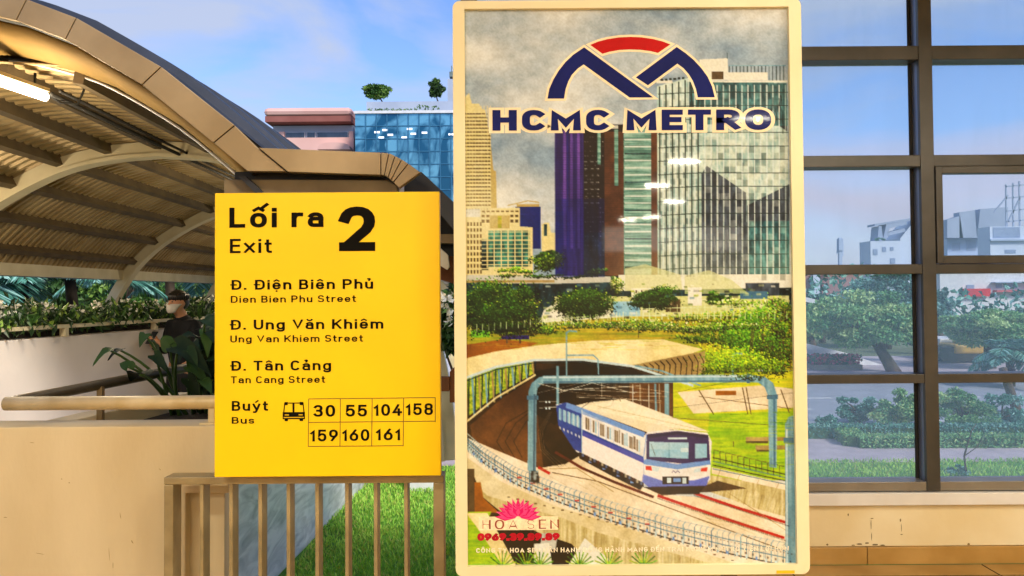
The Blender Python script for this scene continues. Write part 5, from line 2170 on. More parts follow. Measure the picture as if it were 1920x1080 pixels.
def palm(base, top, n, length, leaf, label, group, seed, spread=(-180, 180), tr=.13, width=.045):
    rr = random.Random(seed)
    t = thing('palm_tree', base, label, 'palm', group)
    tm = MB()
    tm.tube([Vector(base) + Vector((0, 0, -.05)), Vector(base).lerp(Vector(top), .5) + Vector((.06, 0, 0)), top], [tr * 1.2, tr, tr * .8], 9)
    part(tm, 'trunk', trunkm, t, smooth=True)
    st, lf = MB(), MB()
    C_, D_, L_, W_, MI = [], [], [], [], []
    for i in range(n):
        az = R(rr.uniform(*spread))
        el = R(rr.uniform(5, 75))
        d0 = Vector((math.cos(az) * math.cos(el), math.sin(az) * math.cos(el), math.sin(el)))
        ln_ = length * rr.uniform(.8, 1.15)
        pts = []
        for k in range(12):
            u = k / 11
            pts.append(Vector(top) + d0 * (ln_ * u) - Vector((0, 0, 1)) * (ln_ * .62 * u * u))
        st.tube(pts, [.02 * (1 - .8 * k / 11) for k in range(12)], 5)
        for k in range(4, 62):
            u = k / 62
            j = min(int(u * 11), 10)
            p_ = pts[j].lerp(pts[j + 1], u * 11 - j)
            tan = (pts[j + 1] - pts[j]).normalized()
            side = tan.cross(Vector((0, 0, 1)))
            if side.length < .05:
                continue
            side.normalize()
            ll = length * .30 * math.sin(math.pi * min(u * .85 + .15, 1)) + .08
            for sgn in (-1, 1):
                dv = side * sgn * .8 + tan * .55 + Vector((0, 0, -.42 + rr.uniform(-.15, .15)))
                dv.normalize()
                C_.append(tuple(p_ + dv * ll * .5))
                D_.append(tuple(dv))
                L_.append(ll)
                W_.append(width)
                MI.append(rr.choice((0, 1, 1, 2)))
    lf.leaves(np.array(C_), np.array(D_), np.array(L_), np.array(W_), MI)
    part(st, 'stalks', stem_m, t)
    part(lf, 'fronds', leafsets[leaf], t, fix=False)
    return t


def ground_at(px, Y):
    q = P(px, 540, Y)
    return Vector((q.x, q.y, GZ))


PG = 'palms behind the flowering hedge'
palm(ground_at(40, 14.5), P(40, 500, 14.5), 24, 2.5, 'teal', 'blue green palm at the far left behind the hedge', PG, 1)
palm(ground_at(150, 16.5), P(130, 505, 16.5), 20, 2.4, 'teal', 'blue green palm left of the arch rib foot', PG, 2)
palm(ground_at(320, 20), P(316, 470, 20), 22, 2.6, 'teal', 'blue green palm above the person in black', PG, 4)
palm(ground_at(410, 22), P(415, 500, 22), 18, 2.6, 'teal', 'blue green palm beside the left edge of the yellow sign', PG, 5)
palm(ground_at(-60, 13.5), P(-60, 520, 13.5), 18, 2.4, 'teal', 'blue green palm cut by the left picture edge', PG, 6)
LG = 'trees behind the walkway'
tree('leafy_tree', ground_at(235, 26), P(235, 520, 26), (2.1, 1.6, 1.9), 6000, .22, 'mid', 'bright green tree behind the arch rib foot', LG)
tree('leafy_tree', ground_at(60, 25), P(60, 530, 25), (2.4, 1.6, 1.7), 6000, .22, 'dark', 'dark tree behind the far left palms', LG)
tree('leafy_tree', ground_at(370, 30), P(370, 530, 30), (2.3, 1.6, 1.5), 6000, .22, 'mid', 'green tree between the person and the yellow sign', LG)
tree('leafy_tree', ground_at(250, 38), P(250, 545, 38), (6.5, 2, 1.6), 7000, .3, 'dark', 'wide dark tree row behind the palms', LG, clumps=50)

# foliage in the gap between sign and poster
tree('broadleaf_tree', ground_at(872, 7.6), P(868, 588, 7.6), (.42, .4, .42), 2600, .15, 'dark', 'dark leafy tree top seen between yellow sign and poster', None, tr=.04)
s = MB()
c = np.array([P(838, 575, 7.1), P(842, 600, 7.1), P(836, 560, 7.1), P(848, 560, 7.1), P(845, 586, 7.1)])
c = np.repeat(c, 8, 0) + rng.normal(0, .018, (40, 3))
s.leaves(c, rng.normal(0, 1, (40, 3)), .06, .045, 0)
bl = [o for o in C.objects if o.name.startswith('broadleaf_tree')][0]
part(s, 'blossom', leafsets['flower'], bl, fix=False)


# ------------------------------------------------------------------ person looking at a phone
def skin_obj(name, verts, edges, radii, m, parent, sub=2):
    me = bpy.data.meshes.new(name)
    me.from_pydata(verts, edges, [])
    me.materials.append(m)
    o = bpy.data.objects.new(name, me)
    C.collection.objects.link(o)
    md = o.modifiers.new('skin', 'SKIN')
    md.use_smooth_shade = True
    sv = me.skin_vertices[0].data
    for i, r_ in enumerate(radii):
        sv[i].radius = r_ if isinstance(r_, tuple) else (r_, r_)
    sv[0].use_root = True
    ss = o.modifiers.new('sub', 'SUBSURF')
    ss.levels = ss.render_levels = sub
    o.parent = parent
    return o


class SK:
    def __init__(s):
        s.v, s.e, s.r = [], [], []

    def p(s, co, r_, prev=None):
        s.v.append(co)
        s.r.append(r_)
        if prev is not None:
            s.e.append((prev, len(s.v) - 1))
        return len(s.v) - 1


YPER = 7.9
pp_ = P(343, 560, YPER)
per = thing('person', (pp_.x, YPER, 0), 'person in black clothes and white face mask looking down at a phone', 'person')
per.rotation_euler = (0, 0, R(-24))
skin_m = M_('skin', 'c08a68', 'b37c5a', .55, 9)
cloth = M_('black cotton', '15151a', '0e0e12', .9, 12)
cloth2 = M_('black trousers', '1b1b20', '121216', .9, 12)
hair_m = M_('black hair', '17120f', '0d0a08', .45, 30, stretch=(1, 1, .2))
# body: one continuous skinned figure
k = SK()
pel = k.p((0, 0, .93), (.13, .10))
wai = k.p((0, .0, 1.08), (.12, .095), pel)
che = k.p((0, .01, 1.26), (.15, .11), wai)
nec = k.p((0, .0, 1.42), (.06, .06), che)
ne2 = k.p((0, -.03, 1.475), (.052, .052), nec)
chin = k.p((0, -.075, 1.515), (.062, .066), ne2)
hd1 = k.p((0, -.08, 1.57), (.076, .09), chin)
hd2 = k.p((0, -.06, 1.635), (.062, .075), hd1)
nose = k.p((0, -.18, 1.55), .011, hd1)
for sx_ in (-1, 1):
    ear = k.p((sx_ * .083, -.06, 1.56), .014, hd1)
    sh = k.p((sx_ * .155, .0, 1.36), .05, che)
    el_ = k.p((sx_ * .205, -.02, 1.09), .04, sh)
    wr = k.p((sx_ * .07 - .05, -.26, 1.17), .026, el_)
    pa_ = k.p((sx_ * .04 - .055, -.30, 1.205), (.030, .018), wr)
    for fi in range(4):
        b0 = k.p((sx_ * .03 - .058 - .004 * fi, -.325 - .004 * fi, 1.20 + .016 * fi), .0085, pa_)
        b1 = k.p((sx_ * .004 - .058, -.345, 1.205 + .016 * fi), .008, b0)
        k.p((sx_ * -.016 - .058, -.33 + .003 * fi, 1.21 + .015 * fi), .0075, b1)
    th = k.p((sx_ * .03 - .055, -.295, 1.245), .009, pa_)
    k.p((sx_ * .008 - .056, -.305, 1.275), .008, th)
    hp = k.p((sx_ * .09, 0, .84), .085, pel)
    kn = k.p((sx_ * .095, -.01, .48), .055, hp)
    an = k.p((sx_ * .1, .02, .09), .038, kn)
    k.p((sx_ * .11, -.12, .045), .035, an)
skin_obj('body', k.v, k.e, k.r, skin_m, per)
k = SK()
a0 = k.p((0, 0, .90), (.15, .125))
a1 = k.p((0, 0, 1.08), (.145, .12), a0)
a2 = k.p((0, .01, 1.26), (.175, .13), a1)
a3 = k.p((0, .0, 1.40), (.085, .08), a2)
k.p((0, -.02, 1.468), (.062, .062), a3)
for sx_ in (-1, 1):
    sh = k.p((sx_ * .158, .0, 1.355), .066, a2)
    el_ = k.p((sx_ * .21, -.02, 1.09), .053, sh)
    k.p((sx_ * .085 - .047, -.235, 1.16), .04, el_)
skin_obj('shirt', k.v, k.e, k.r, cloth, per)
k = SK()
a0 = k.p((0, 0, .95), (.145, .12))
a1 = k.p((0, 0, .88), (.14, .12), a0)
for sx_ in (-1, 1):
    hp = k.p((sx_ * .092, 0, .78), .098, a1)
    kn = k.p((sx_ * .097, -.01, .48), .074, hp)
    k.p((sx_ * .1, .015, .11), .06, kn)
skin_obj('trousers', k.v, k.e, k.r, cloth2, per)
for sx_ in (-1, 1):
    s = MB()
    s.ball((sx_ * .11, -.06, .045), .05, .14, .048)
    o_ = s.build('shoe', M_('dark shoe', '2a2a2c', '1f1f22', .6, 8), smooth=True)
    o_.parent = per
s = MB()
s.ball((0, -.06, 1.63), .082, .10, .072, n=18, m=12)
s.ball((0, -.03, 1.58), .083, .082, .085, n=18, m=12)
for i in range(26):
    a = i / 26 * 2 * math.pi
    q = Vector((.07 * math.cos(a), -.055 + .085 * math.sin(a), 1.665))
    s.tube([q, q + Vector((.012 * math.cos(a), .012 * math.sin(a), -.03)), q + Vector((.012 * math.cos(a), .014 * math.sin(a), -.06 - .02 * ((i * 7) % 5) / 5))], [.014, .012, .003], 6)
o_ = s.build('hair', hair_m, smooth=True)
o_.parent = per
s = MB()
rows = []
for i in range(6):
    v = i / 5
    row = []
    for j in range(9):
        a = R(lerp(48, 82, v) * (j - 4) / 4)
        row.append(Vector((math.sin(a) * lerp(.062, .086, v), -.075 - math.cos(a) * (.098 + .014 * math.sin(math.pi * v)), 1.485 + .078 * v + .012 * math.cos(a * 1.2) * (1 - v) * -1)))
    rows.append(row)
s.grid(rows)
o_ = s.build('face_mask', M_('white cloth mask', 'c9c3ba', 'b9b3aa', .8, 8), smooth=True)
o_.parent = per
o_.modifiers.new('t', 'SOLIDIFY').thickness = .003
s = MB()
for sx_ in (-1, 1):
    s.ball((sx_ * .032, -.162, 1.585), .012, .006, .006, n=8, m=6)
o_ = s.build('eyes', hair_m, smooth=True)
o_.parent = per
s = MB()
rm = Matrix.Rotation(R(-24), 4, 'Z')
base_ = Vector((pp_.x, YPER, 0))
s.box(-.036, .036, -.005, .005, -.07, .07)
ph = s.build('mobile_phone', M_('dark phone case', '23252c', '191a20', .35, 6), bevel=.003)
tag(ph, 'dark mobile phone held by the person in black', 'phone')
ph.location = base_ + rm @ Vector((-.056, -.325, 1.245))
ph.rotation_euler = (R(-38), 0, R(-24))

# ------------------------------------------------------------------ buildings at left
YB = 62
bp_ = thing('pink_building', P(580, 900, YB), 'pink building with rounded parapet and a ribbon window beyond the canopy', 'building')
b0 = bp_.location
bp_.location = (b0.x, YB, GZ)
c0, c1 = P(506, 250, YB), P(663, 250, YB)
zt = lambda py, px=585: P(px, py, YB).z
s = MB()
s.box(c0.x, c1.x, YB, YB + 16, GZ, zt(258))
part(s, 'wall', pinkp, bp_)
s = MB()
s.box(c0.x + .1, c1.x - .1, YB + .5, YB + 15.5, zt(258) + .01, zt(233))
part(s, 'upper_storey', bwhite, bp_)
s = MB()
pk0, pk1 = P(499, 220, YB).x, P(663, 220, YB).x
s.box(pk0, pk1, YB - .8, YB + 16.8, zt(220), zt(205))
part(s, 'parapet', pinkp, bp_, bevel=.35)
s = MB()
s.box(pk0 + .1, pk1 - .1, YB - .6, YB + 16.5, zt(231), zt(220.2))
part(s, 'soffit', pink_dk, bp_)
wx0 = P(533, 250, YB).x
for (xa, xb) in ((533, 569), (573, 589), (592, 651)):
    s = MB()
    s.box(P(xa, 250, YB).x, P(xb, 250, YB).x, YB + .38, YB + .52, zt(256.5), zt(246))
    wn = part(s, 'window', white_p, bp_)
    s = MB()
    s.box(P(xa + .8, 250, YB).x, P(xb - .8, 250, YB).x, YB + .34, YB + .379, zt(256), zt(246.6))
    g = s.build('pane', wglass)
    g.parent = wn
    g.location = (0, 0, 0)
s = MB()
s.box(P(521, 250, YB).x, P(531, 250, YB).x, YB + .3, YB + .49, zt(257), zt(245))
s.box(P(653, 250, YB).x, P(661, 250, YB).x, YB + .3, YB + .49, zt(257), zt(245))
part(s, 'pier', pinkp, bp_)
s = MB()
ar = []
for i in range(13):
    a = R(180 - 180 * i / 12)
    q = P(632 + 30 * math.cos(a), 285 - 13 * math.sin(a) ** .6 if math.sin(a) > 0 else 285, YB)
    ar.append(Vector((q.x, YB - 1.2, q.z)))
s.prism(ar, (0, 1.19, 0))
part(s, 'porch_roof', pinkp, bp_)

YB2 = 58
bb = thing('glass_building', P(770, 900, YB2), 'blue mirrored glass office block with a pale roof terrace', 'building')
bb.location = (bb.location.x, YB2, GZ)
z2 = lambda py: P(760, py, YB2).z
gx0, gx1 = P(666, 250, YB2).x, P(960, 250, YB2).x
bluegl = bpy.data.materials.new('blue mirrored glass')
bluegl.use_nodes = True
t_ = bluegl.node_tree
bs_ = t_.nodes['Principled BSDF']
tcn = t_.nodes.new('ShaderNodeTexCoord')
mpn = t_.nodes.new('ShaderNodeMapping')
mpn.inputs['Scale'].default_value = (.5, 1, .28)
nz = t_.nodes.new('ShaderNodeTexNoise')
nz.inputs['Scale'].default_value = .9
nz.inputs['Detail'].default_value = 4
nz.inputs['Distortion'].default_value = 2.2
rp_ = t_.nodes.new('ShaderNodeValToRGB')
rp_.color_ramp.elements[0].position = .44
rp_.color_ramp.elements[0].color = lin('145673')
rp_.color_ramp.elements[1].position = .62
rp_.color_ramp.elements[1].color = lin('6aa9bf')
for a_, b_ in ((tcn.outputs['Object'], mpn.inputs['Vector']), (mpn.outputs['Vector'], nz.inputs['Vector']), (nz.outputs['Fac'], rp_.inputs['Fac']), (rp_.outputs['Color'], bs_.inputs['Base Color'])):
    t_.links.new(a_, b_)
bs_.inputs['Roughness'].default_value = .12
bs_.inputs['Metallic'].default_value = .35
s = MB()
s.box(gx0, gx1, YB2, YB2 + 18, GZ, z2(213))
part(s, 'glass_facade', bluegl, bb)
mulb = M_('blue grey mullion', '3a7b9c', '2f6a8a', .4, 3, metal=.3)
s = MB()
for px in range(686, 950, 20):
    x = P(px, 300, YB2).x
    s.box(x - .035, x + .035, YB2 - .06, YB2 - .002, 5, z2(213))
part(s, 'mullions', mulb, bb)
s = MB()
for py in range(236, 470, 24):
    s.box(gx0, gx1, YB2 - .05, YB2 - .003, z2(py) - .03, z2(py) + .03)
part(s, 'transoms', mulb, bb)
s = MB()
s.box(gx0 - .05, gx1, YB2 - .15, YB2 + 18, z2(213) + .001, z2(208))
part(s, 'coping', white_p, bb)
s = MB()
s.box(P(680, 200, YB2).x, gx1, YB2 + 1.5, YB2 + 17, z2(208) + .001, z2(181))
part(s, 'roof_terrace', bwhite, bb)
s = MB()
tw0 = P(833, 150, YB2).x
s.box(tw0, gx1, YB2 + 3, YB2 + 15, z2(181) + .001, z2(128))
part(s, 'stair_tower', bwhite, bb)
s = MB()
s.box(P(836, 115, YB2).x, P(858, 115, YB2).x, YB2 + 3.2, YB2 + 4, z2(122), z2(112))
for px in (840, 848):
    x = P(px, 115, YB2).x
    s.bar((x, YB2 + 3.6, z2(130)), (x, YB2 + 3.6, z2(98)), .08, .08)
part(s, 'roof_equipment', M_('grey green metal', '71817f', '5c6a69', .6, 3), bb)
s = MB()
for i in range(16):
    px = 694 + i * 8.3
    crown(s, P(px, 206 if i < 11 else 203, YB2 + .8), .25, .2, .14 if i < 11 else .3, 26, .16, clumps=6)
part(s, 'terrace_plants', leafsets['mid'], bb, fix=False)
reflm = M_('glowing lamp reflection', 'f4f6ff', 'e8eeff', .5, 3, emit=.55)  # glowing patches imitate lamp reflections on the glass
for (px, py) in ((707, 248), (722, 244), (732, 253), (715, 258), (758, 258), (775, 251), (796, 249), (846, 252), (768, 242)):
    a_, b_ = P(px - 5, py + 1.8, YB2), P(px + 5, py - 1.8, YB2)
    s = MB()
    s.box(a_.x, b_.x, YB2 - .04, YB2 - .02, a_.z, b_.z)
    part(s, 'lamp_reflection', reflm, bb)
tree('roof_tree', Vector((P(711, 184, YB2).x, YB2 + 2, z2(181))), P(708, 171, YB2 + 2), (1.15, .9, .62), 3600, .26, 'mid', 'spreading small tree on the left of the pale roof terrace', 'trees on the roof terrace', tr=.05, clumps=60)
tree('roof_tree', Vector((P(818, 184, YB2).x, YB2 + 2, z2(181))), P(817, 167, YB2 + 2), (.66, .6, .78), 3400, .24, 'dark', 'dense round tree beside the stair tower on the roof terrace', 'trees on the roof terrace', tr=.05, clumps=60)

# ------------------------------------------------------------------ window wall at right
YWN = 4.84
ww = thing('window_wall', (2.5, YWN, 0), 'glazed window wall with dark metal mullions and transoms at right', 'window')
wz = lambda py, px=1740: P(px, py, YWN).z
zs_ = wz(921)                   # sill line of the frame
ztop = 3.6
MW = .082
mxs = [P(1741, 400, YWN).x]
step = 1.55
mxs = [-.26, mxs[0] - step, mxs[0], mxs[0] + step, mxs[0] + 2 * step]
DEP = .15
trz = [wz(v) for v in (98, 301, 504, 710)]
trz = [trz[0] + (trz[0] - trz[1]), *trz]
trw = [.08, .085, .07, .058, .055]
for x in mxs:
    s = MB()
    s.box(x - MW / 2, x + MW / 2, YWN, YWN + .03, zs_ + .0, ztop)
    mo = part(s, 'mullion', frame_dk, ww, bevel=.003)
    s = MB()
    s.box(x - MW / 2 + .006, x + MW / 2 - .006, YWN + .0301, YWN + DEP, zs_, ztop)
    sd2 = s.build('mullion_web', frame_side)
    sd2.parent = mo
for i in range(len(mxs) - 1):
    xa, xb = mxs[i] + MW / 2 + .0005, mxs[i + 1] - MW / 2 - .0005
    zprev = zs_
    for j, (z_, h_) in enumerate(zip(trz[::-1], trw[::-1])):
        s = MB()
        s.box(xa, xb, YWN + .004, YWN + DEP - .005, z_ - h_ / 2, z_ + h_ / 2)
        part(s, 'transom', frame_dk, ww, bevel=.003)
    s = MB()
    s.box(xa, xb, YWN + .004, YWN + DEP - .005, zs_ + .001, zs_ + .055)
    part(s, 'bottom_frame', M_('light anodised frame', '9b958b', '877f74', .4, 4, metal=.4), ww, bevel=.003)
    # gasket strips beside the glass and the panes
    zz_ = [zs_ + .028] + [z for z in trz[::-1]] + [ztop]
    hh_ = [.055] + trw[::-1] + [0]
    for j in range(len(zz_) - 1):
        za, zb_ = zz_[j] + hh_[j] / 2, zz_[j + 1] - hh_[j + 1] / 2
        s = MB()
        s.box(xa - .006, xb + .006, YWN + .112, YWN + .118, za - .002, zb_ + .002)
        part(s, 'pane', None, ww) if False else None
        pn_ = s.build('pane', [], ww)
        s = MB()
        for (u0, u1) in ((xa - .006, xa + .012), (xb - .014, xb + .006)):
            s.box(u0, u1, YWN + .10, YWN + .111, za, zb_)
        part(s, 'gasket', dark, ww)
        if i == 2 and j == 2:      # opening sash in this bay
            s = MB()
            f_ = .042
            s.box(xa + .002, xa + f_, YWN - .012, YWN + .06, za + .002, zb_ - .002)
            s.box(xb - f_, xb - .002, YWN - .012, YWN + .06, za + .002, zb_ - .002)
            s.box(xa + f_, xb - f_, YWN - .011, YWN + .06, za + .002, za + .05)
            s.box(xa + f_, xb - f_, YWN - .011, YWN + .06, zb_ - .045, zb_ - .002)
            part(s, 'opening_sash', frame_dk, ww, bevel=.003)
# dusty glass
gl = bpy.data.materials.new('dusty window glass')
gl.use_nodes = True
t_ = gl.node_tree
t_.nodes.clear()
o_ = t_.nodes.new('ShaderNodeOutputMaterial')
tr_ = t_.nodes.new('ShaderNodeBsdfTransparent')
tr_.inputs['Color'].default_value = (.97, .99, 1.0, 1)
df_ = t_.nodes.new('ShaderNodeBsdfTranslucent')
df_.inputs['Color'].default_value = (.9, .96, .96, 1)
gs_ = t_.nodes.new('ShaderNodeBsdfGlossy')
gs_.inputs['Roughness'].default_value = .02
m1 = t_.nodes.new('ShaderNodeMixShader')
m2 = t_.nodes.new('ShaderNodeMixShader')
fr_ = t_.nodes.new('ShaderNodeFresnel')
fr_.inputs['IOR'].default_value = 1.08
tcn = t_.nodes.new('ShaderNodeTexCoord')
mpn = t_.nodes.new('ShaderNodeMapping')
mpn.inputs['Scale'].default_value = (2.5, 1, .5)
nz = t_.nodes.new('ShaderNodeTexNoise')
nz.inputs['Scale'].default_value = 2.2
nz.inputs['Detail'].default_value = 6
mr_ = t_.nodes.new('ShaderNodeMapRange')
mr_.inputs['To Min'].default_value = .13
mr_.inputs['To Max'].default_value = .27
for a_, b_ in ((tcn.outputs['Object'], mpn.inputs['Vector']), (mpn.outputs['Vector'], nz.inputs['Vector']), (nz.outputs['Fac'], mr_.inputs['Value']),
               (mr_.outputs['Result'], m1.inputs['Fac']), (tr_.outputs[0], m1.inputs[1]), (df_.outputs[0], m1.inputs[2]),
               (m1.outputs[0], o_.inputs[0])):
    t_.links.new(a_, b_)
for o in C.objects:
    if o.name.split('.')[0] == 'pane' and o.parent == ww:
        o.data.materials.append(gl)

lw = thing('window_wall_base', (2.5, YWN, 0), 'low cream wall with white sill and tan tile skirting below the windows', 'low wall')
s = MB()
s.box(-.30, 9, YWN + .02, YWN + .25, wz(1025), wz(943) - .001)
stw = M_('stained cream wall', 'f6e8c4', 'ead6a8', .75, 2.2, bump=.12, bscale=30)
part(s, 'wall', stw, lw)
s = MB()
s.box(-.30, 9, YWN - .02, YWN + .25, wz(946), wz(923))
part(s, 'sill', sill_m, lw, bevel=.004)
k_ = -.30
j = 0
while k_ < 9:
    s = MB()
    wdt = 1.07 if j else P(1627, 1040, YWN).x + .30 - 2 * 0
    if j == 0:
        wdt = (P(1627, 1040, YWN).x + .30) - 1.07 * 2
    s.box(k_ + .002, k_ + wdt - .002, YWN + .004, YWN + .25, .001, wz(1026))
    part(s, 'skirting_tile', tile2, lw, bevel=.003)
    k_ += wdt
    j += 1
s = MB()
for (px, py, w_, h_) in ((1551, 1021, 4, 3), (1816, 1020, 5, 4), (1625, 1018, 9, 2.5), (1640, 1021, 14, 3), (1612, 1020, 12, 2.5), (1634, 1006, 1.5, 12), (1633, 985, 1.2, 16), (1690, 990, 1.2, 14), (1688, 975, 3, 5), (1590, 965, 3, 5), (1655, 1022, 10, 2), (1690, 1002, 6, 1.5), (1635, 972, 8, 1.2), (1600, 1022, 8, 2)):
    a_ = P(px, py, YWN + .02)
    sc_ = YWN / F
    n_ = 9
    s.add([(a_.x + w_ * sc_ * .5 * math.cos(t) * random.uniform(.6, 1.2), YWN + .0185, a_.z + h_ * sc_ * .6 * math.sin(t) * random.uniform(.6, 1.2)) for t in [2 * math.pi * i / n_ for i in range(n_)]], [tuple(range(n_))])
part(s, 'chips', M_('chipped plaster stain', '8d7440', '6f5830', .9, 30), lw, fix=False)

# ------------------------------------------------------------------ outside right
HG = 'clipped hedges beside the pavement'


def hedge(name, pts, wdt, h, n, leaf, label, size=.09):
    t = thing(name, pts[0], label, 'hedge', HG)
    s_ = MB()
    C_ = []
    ls = [(Vector(b) - Vector(a)).length for a, b in zip(pts, pts[1:])]
    for i in range(n):
        r_ = rng.uniform(0, sum(ls))
        j_ = 0
        while r_ > ls[j_] and j_ < len(ls) - 1:
            r_ -= ls[j_]
            j_ += 1
        a, b = Vector(pts[j_]), Vector(pts[j_ + 1])
        p_ = a.lerp(b, r_ / ls[j_])
        sd = Vector((-(b - a).y, (b - a).x, 0)).normalized()
        if rng.uniform() < .5:
            off, z_ = rng.uniform(-.5, .5) * wdt, h * rng.uniform(.9, 1.06)
        else:
            off, z_ = rng.choice((-.5, .5)) * wdt * rng.uniform(.85, 1.05), h * rng.uniform(.02, 1)
        C_.append(tuple(p_ + sd * off + Vector((0, 0, z_))))
    c_ = np.array(C_)
    d_ = rng.normal(0, 1, (n, 3)) + np.array([0, 0, .4])
    s_.leaves(c_, d_, size * rng.uniform(.7, 1.3, n), size * .5, rng.choice(3, n, p=[.4, .4, .2]).tolist())
    part(s_, 'foliage', leafsets[leaf], t, fix=False)
    q = MB()
    for a, b in zip(pts, pts[1:]):
        q.bar(Vector(a) + Vector((0, 0, h * .45)), Vector(b) + Vector((0, 0, h * .45)), wdt * .8, h * .86)
    part(q, 'inner_growth', leafsets['dark'][1], t)
    return t


gp = lambda px, py, z=GZ: G(px, py, z)
hA, hB = gp(1600, 843), gp(1960, 843)
hC = gp(1556, 818)
hedge('clipped_hedge', [hC + Vector((.25, .2, 0)), hA + Vector((.15, .22, 0)), hB + Vector((2.5, .22, 0))], .4, .21, 5200, 'pale', 'low clipped hedge bent along the pavement beyond the right windows', .07)
hD, hE = gp(1480, 826), gp(1960, 826)
hedge('clipped_hedge', [hD + Vector((-1, .3, 0)), hE + Vector((2.5, .3, 0))], .4, .24, 4600, 'teal', 'long dark clipped hedge behind the pale bent hedge', .07)
t = thing('round_shrub', gp(1572, 818), 'dark rounded shrub at the bent end of the hedge', 'shrub')
s = MB()
q = G(1572, 818, GZ)
crown(s, q + Vector((0, .3, .16)), .34, .3, .24, 1500, .08, clumps=24, hollow=.1)
part(s, 'foliage', leafsets['teal'], t, fix=False)
hF, hG_ = gp(700, 836), gp(1000, 836)
hedge('clipped_hedge', [hF + Vector((0, .3, 0)), hG_ + Vector((0, .3, 0))], .4, .28, 2600, 'dark', 'dark clipped hedge seen below the timber stake')
t = thing('round_shrub', gp(838, 812), 'small round clipped shrub between the yellow sign and poster', 'shrub')
s = MB()
q = P(838, 776, 17.5)
crown(s, q, .19, .19, .2, 900, .07, clumps=20, hollow=.1)
part(s, 'foliage', leafsets['mid'], t, fix=False)
s = MB()
s.tube([Vector((q.x, 17.5, GZ - .06)), q], .02, 6)
part(s, 'stem', trunkm, t)

SG = 'street trees beyond the right windows'


def stree(px, Y, cpx, cpy, rpx, rpy, n, size, leaf, label, tr=.09, cl=34, wgt=(.4, .37, .23)):
    b = ground_at(px, Y)
    if Y > 16.2:
        b.z -= .06
    sc_ = Y / F
    return tree('street_tree', b, P(cpx, cpy, Y), (rpx * sc_, rpx * sc_ * .8, rpy * sc_), n, size, leaf, label, SG, tr, None, cl, weights=wgt)


stree(1607, 17.5, 1604, 765, 42, 32, 4400, 0.068, 'teal', 'small round dark tree standing by the hedge end', .05, 22)
stree(1675, 17.0, 1682, 765, 58, 42, 6800, 0.074, 'pale', 'thin pale tree in front of the middle mullion', .04, 34)
stree(1795, 16.8, 1800, 772, 66, 48, 7600, 0.074, 'pale', 'pale bushy tree right of the middle mullion', .05, 34)
stree(1860, 17.3, 1880, 775, 52, 42, 5600, 0.074, 'teal', 'dark tree at the right edge above the hedge', .05, 28)
stree(1677, 27.5, 1622, 600, 112, 60, 18000, 0.161, 'pale', 'big pale spreading tree across the street', .2, 60)
stree(1740, 31, 1712, 605, 40, 46, 9000, 0.161, 'teal', 'blue green tree behind the middle mullion', .16, 34)
stree(1660, 40, 1670, 548, 95, 42, 10000, 0.211, 'teal', 'dark tree crown rising behind the big pale tree', .2, 40)
stree(1850, 28.5, 1852, 612, 92, 38, 16000, 0.161, 'pale', 'big pale tree across the street at far right', .2, 56)
stree(1900, 33, 1905, 612, 60, 34, 7200, 0.174, 'teal', 'tree below the white building with the red sign', .16, 34)
stree(1765, 36, 1762, 580, 26, 50, 6000, 0.186, 'teal', 'narrow tree just right of the middle mullion', .16, 30)
stree(1530, 33, 1520, 605, 40, 36, 7000, 0.174, 'pale', 'pale tree right beside the poster frame across the street', .16, 34)
stree(1540, 45, 1540, 572, 60, 22, 5200, 0.211, 'teal', 'low dark tree below the brick red building', .16, 30)
palm(ground_at(1890, 24) - Vector((0, 0, .06)), P(1890, 664, 24), 20, 1.25, 'teal', 'palm beyond the right windows with drooping fronds', 'palms across the street', 9, tr=.12, width=.07)
lt2 = thing('leaning_trunk', gp(1925, 800), 'bare dark trunk leaning to the left beyond the right pane', 'tree trunk')
s = MB()
s.tube([P(1925, 812, 19), P(1905, 765, 19), P(1888, 715, 19), P(1880, 690, 19)], [.13, .11, .1, .09], 8)
part(s, 'trunk', trunkm, lt2, smooth=True)
t = thing('sapling', gp(1812, 893), 'bare thin sapling over a dark low shrub on the lawn', 'sapling')
b = gp(1812, 890)
s = MB()
s.tube([b, P(1808, 855, b.y), P(1815, 830, b.y), P(1822, 808, b.y), P(1830, 795, b.y)], [.018, .014, .011, .008, .005], 6)
s.tube([P(1815, 830, b.y), P(1795, 812, b.y), P(1786, 798, b.y)], [.008, .006, .003], 5)
s.tube([P(1808, 855, b.y), P(1832, 838, b.y), P(1846, 818, b.y)], [.008, .006, .003], 5)
part(s, 'stem', trunkm, t, smooth=True)
s = MB()
crown(s, P(1797, 885, b.y), .2, .16, .12, 700, .07, clumps=16, hollow=.1)
part(s, 'foliage', leafsets['teal'], t, fix=False)

# far buildings beyond the windows
def block(name, label, px0, px1, py0, Y, depth, m, wins=(), extra=None, wm=None):
    a, b = P(px0, py0, Y), P(px1, py0, Y)
    t = thing(name, ((a.x + b.x) / 2, Y, GZ), label, 'building')
    s_ = MB()
    s_.box(a.x, b.x, Y, Y + depth, GZ, a.z)
    part(s_, 'wall', m, t)
    for (u0, v0, u1, v1) in wins:
        s_ = MB()
        p_, q_ = P(u0, v1, Y), P(u1, v0, Y)
        s_.box(p_.x, q_.x, Y - .06, Y - .002, p_.z, q_.z)
        part(s_, 'window', wm or wglass, t)
    return t


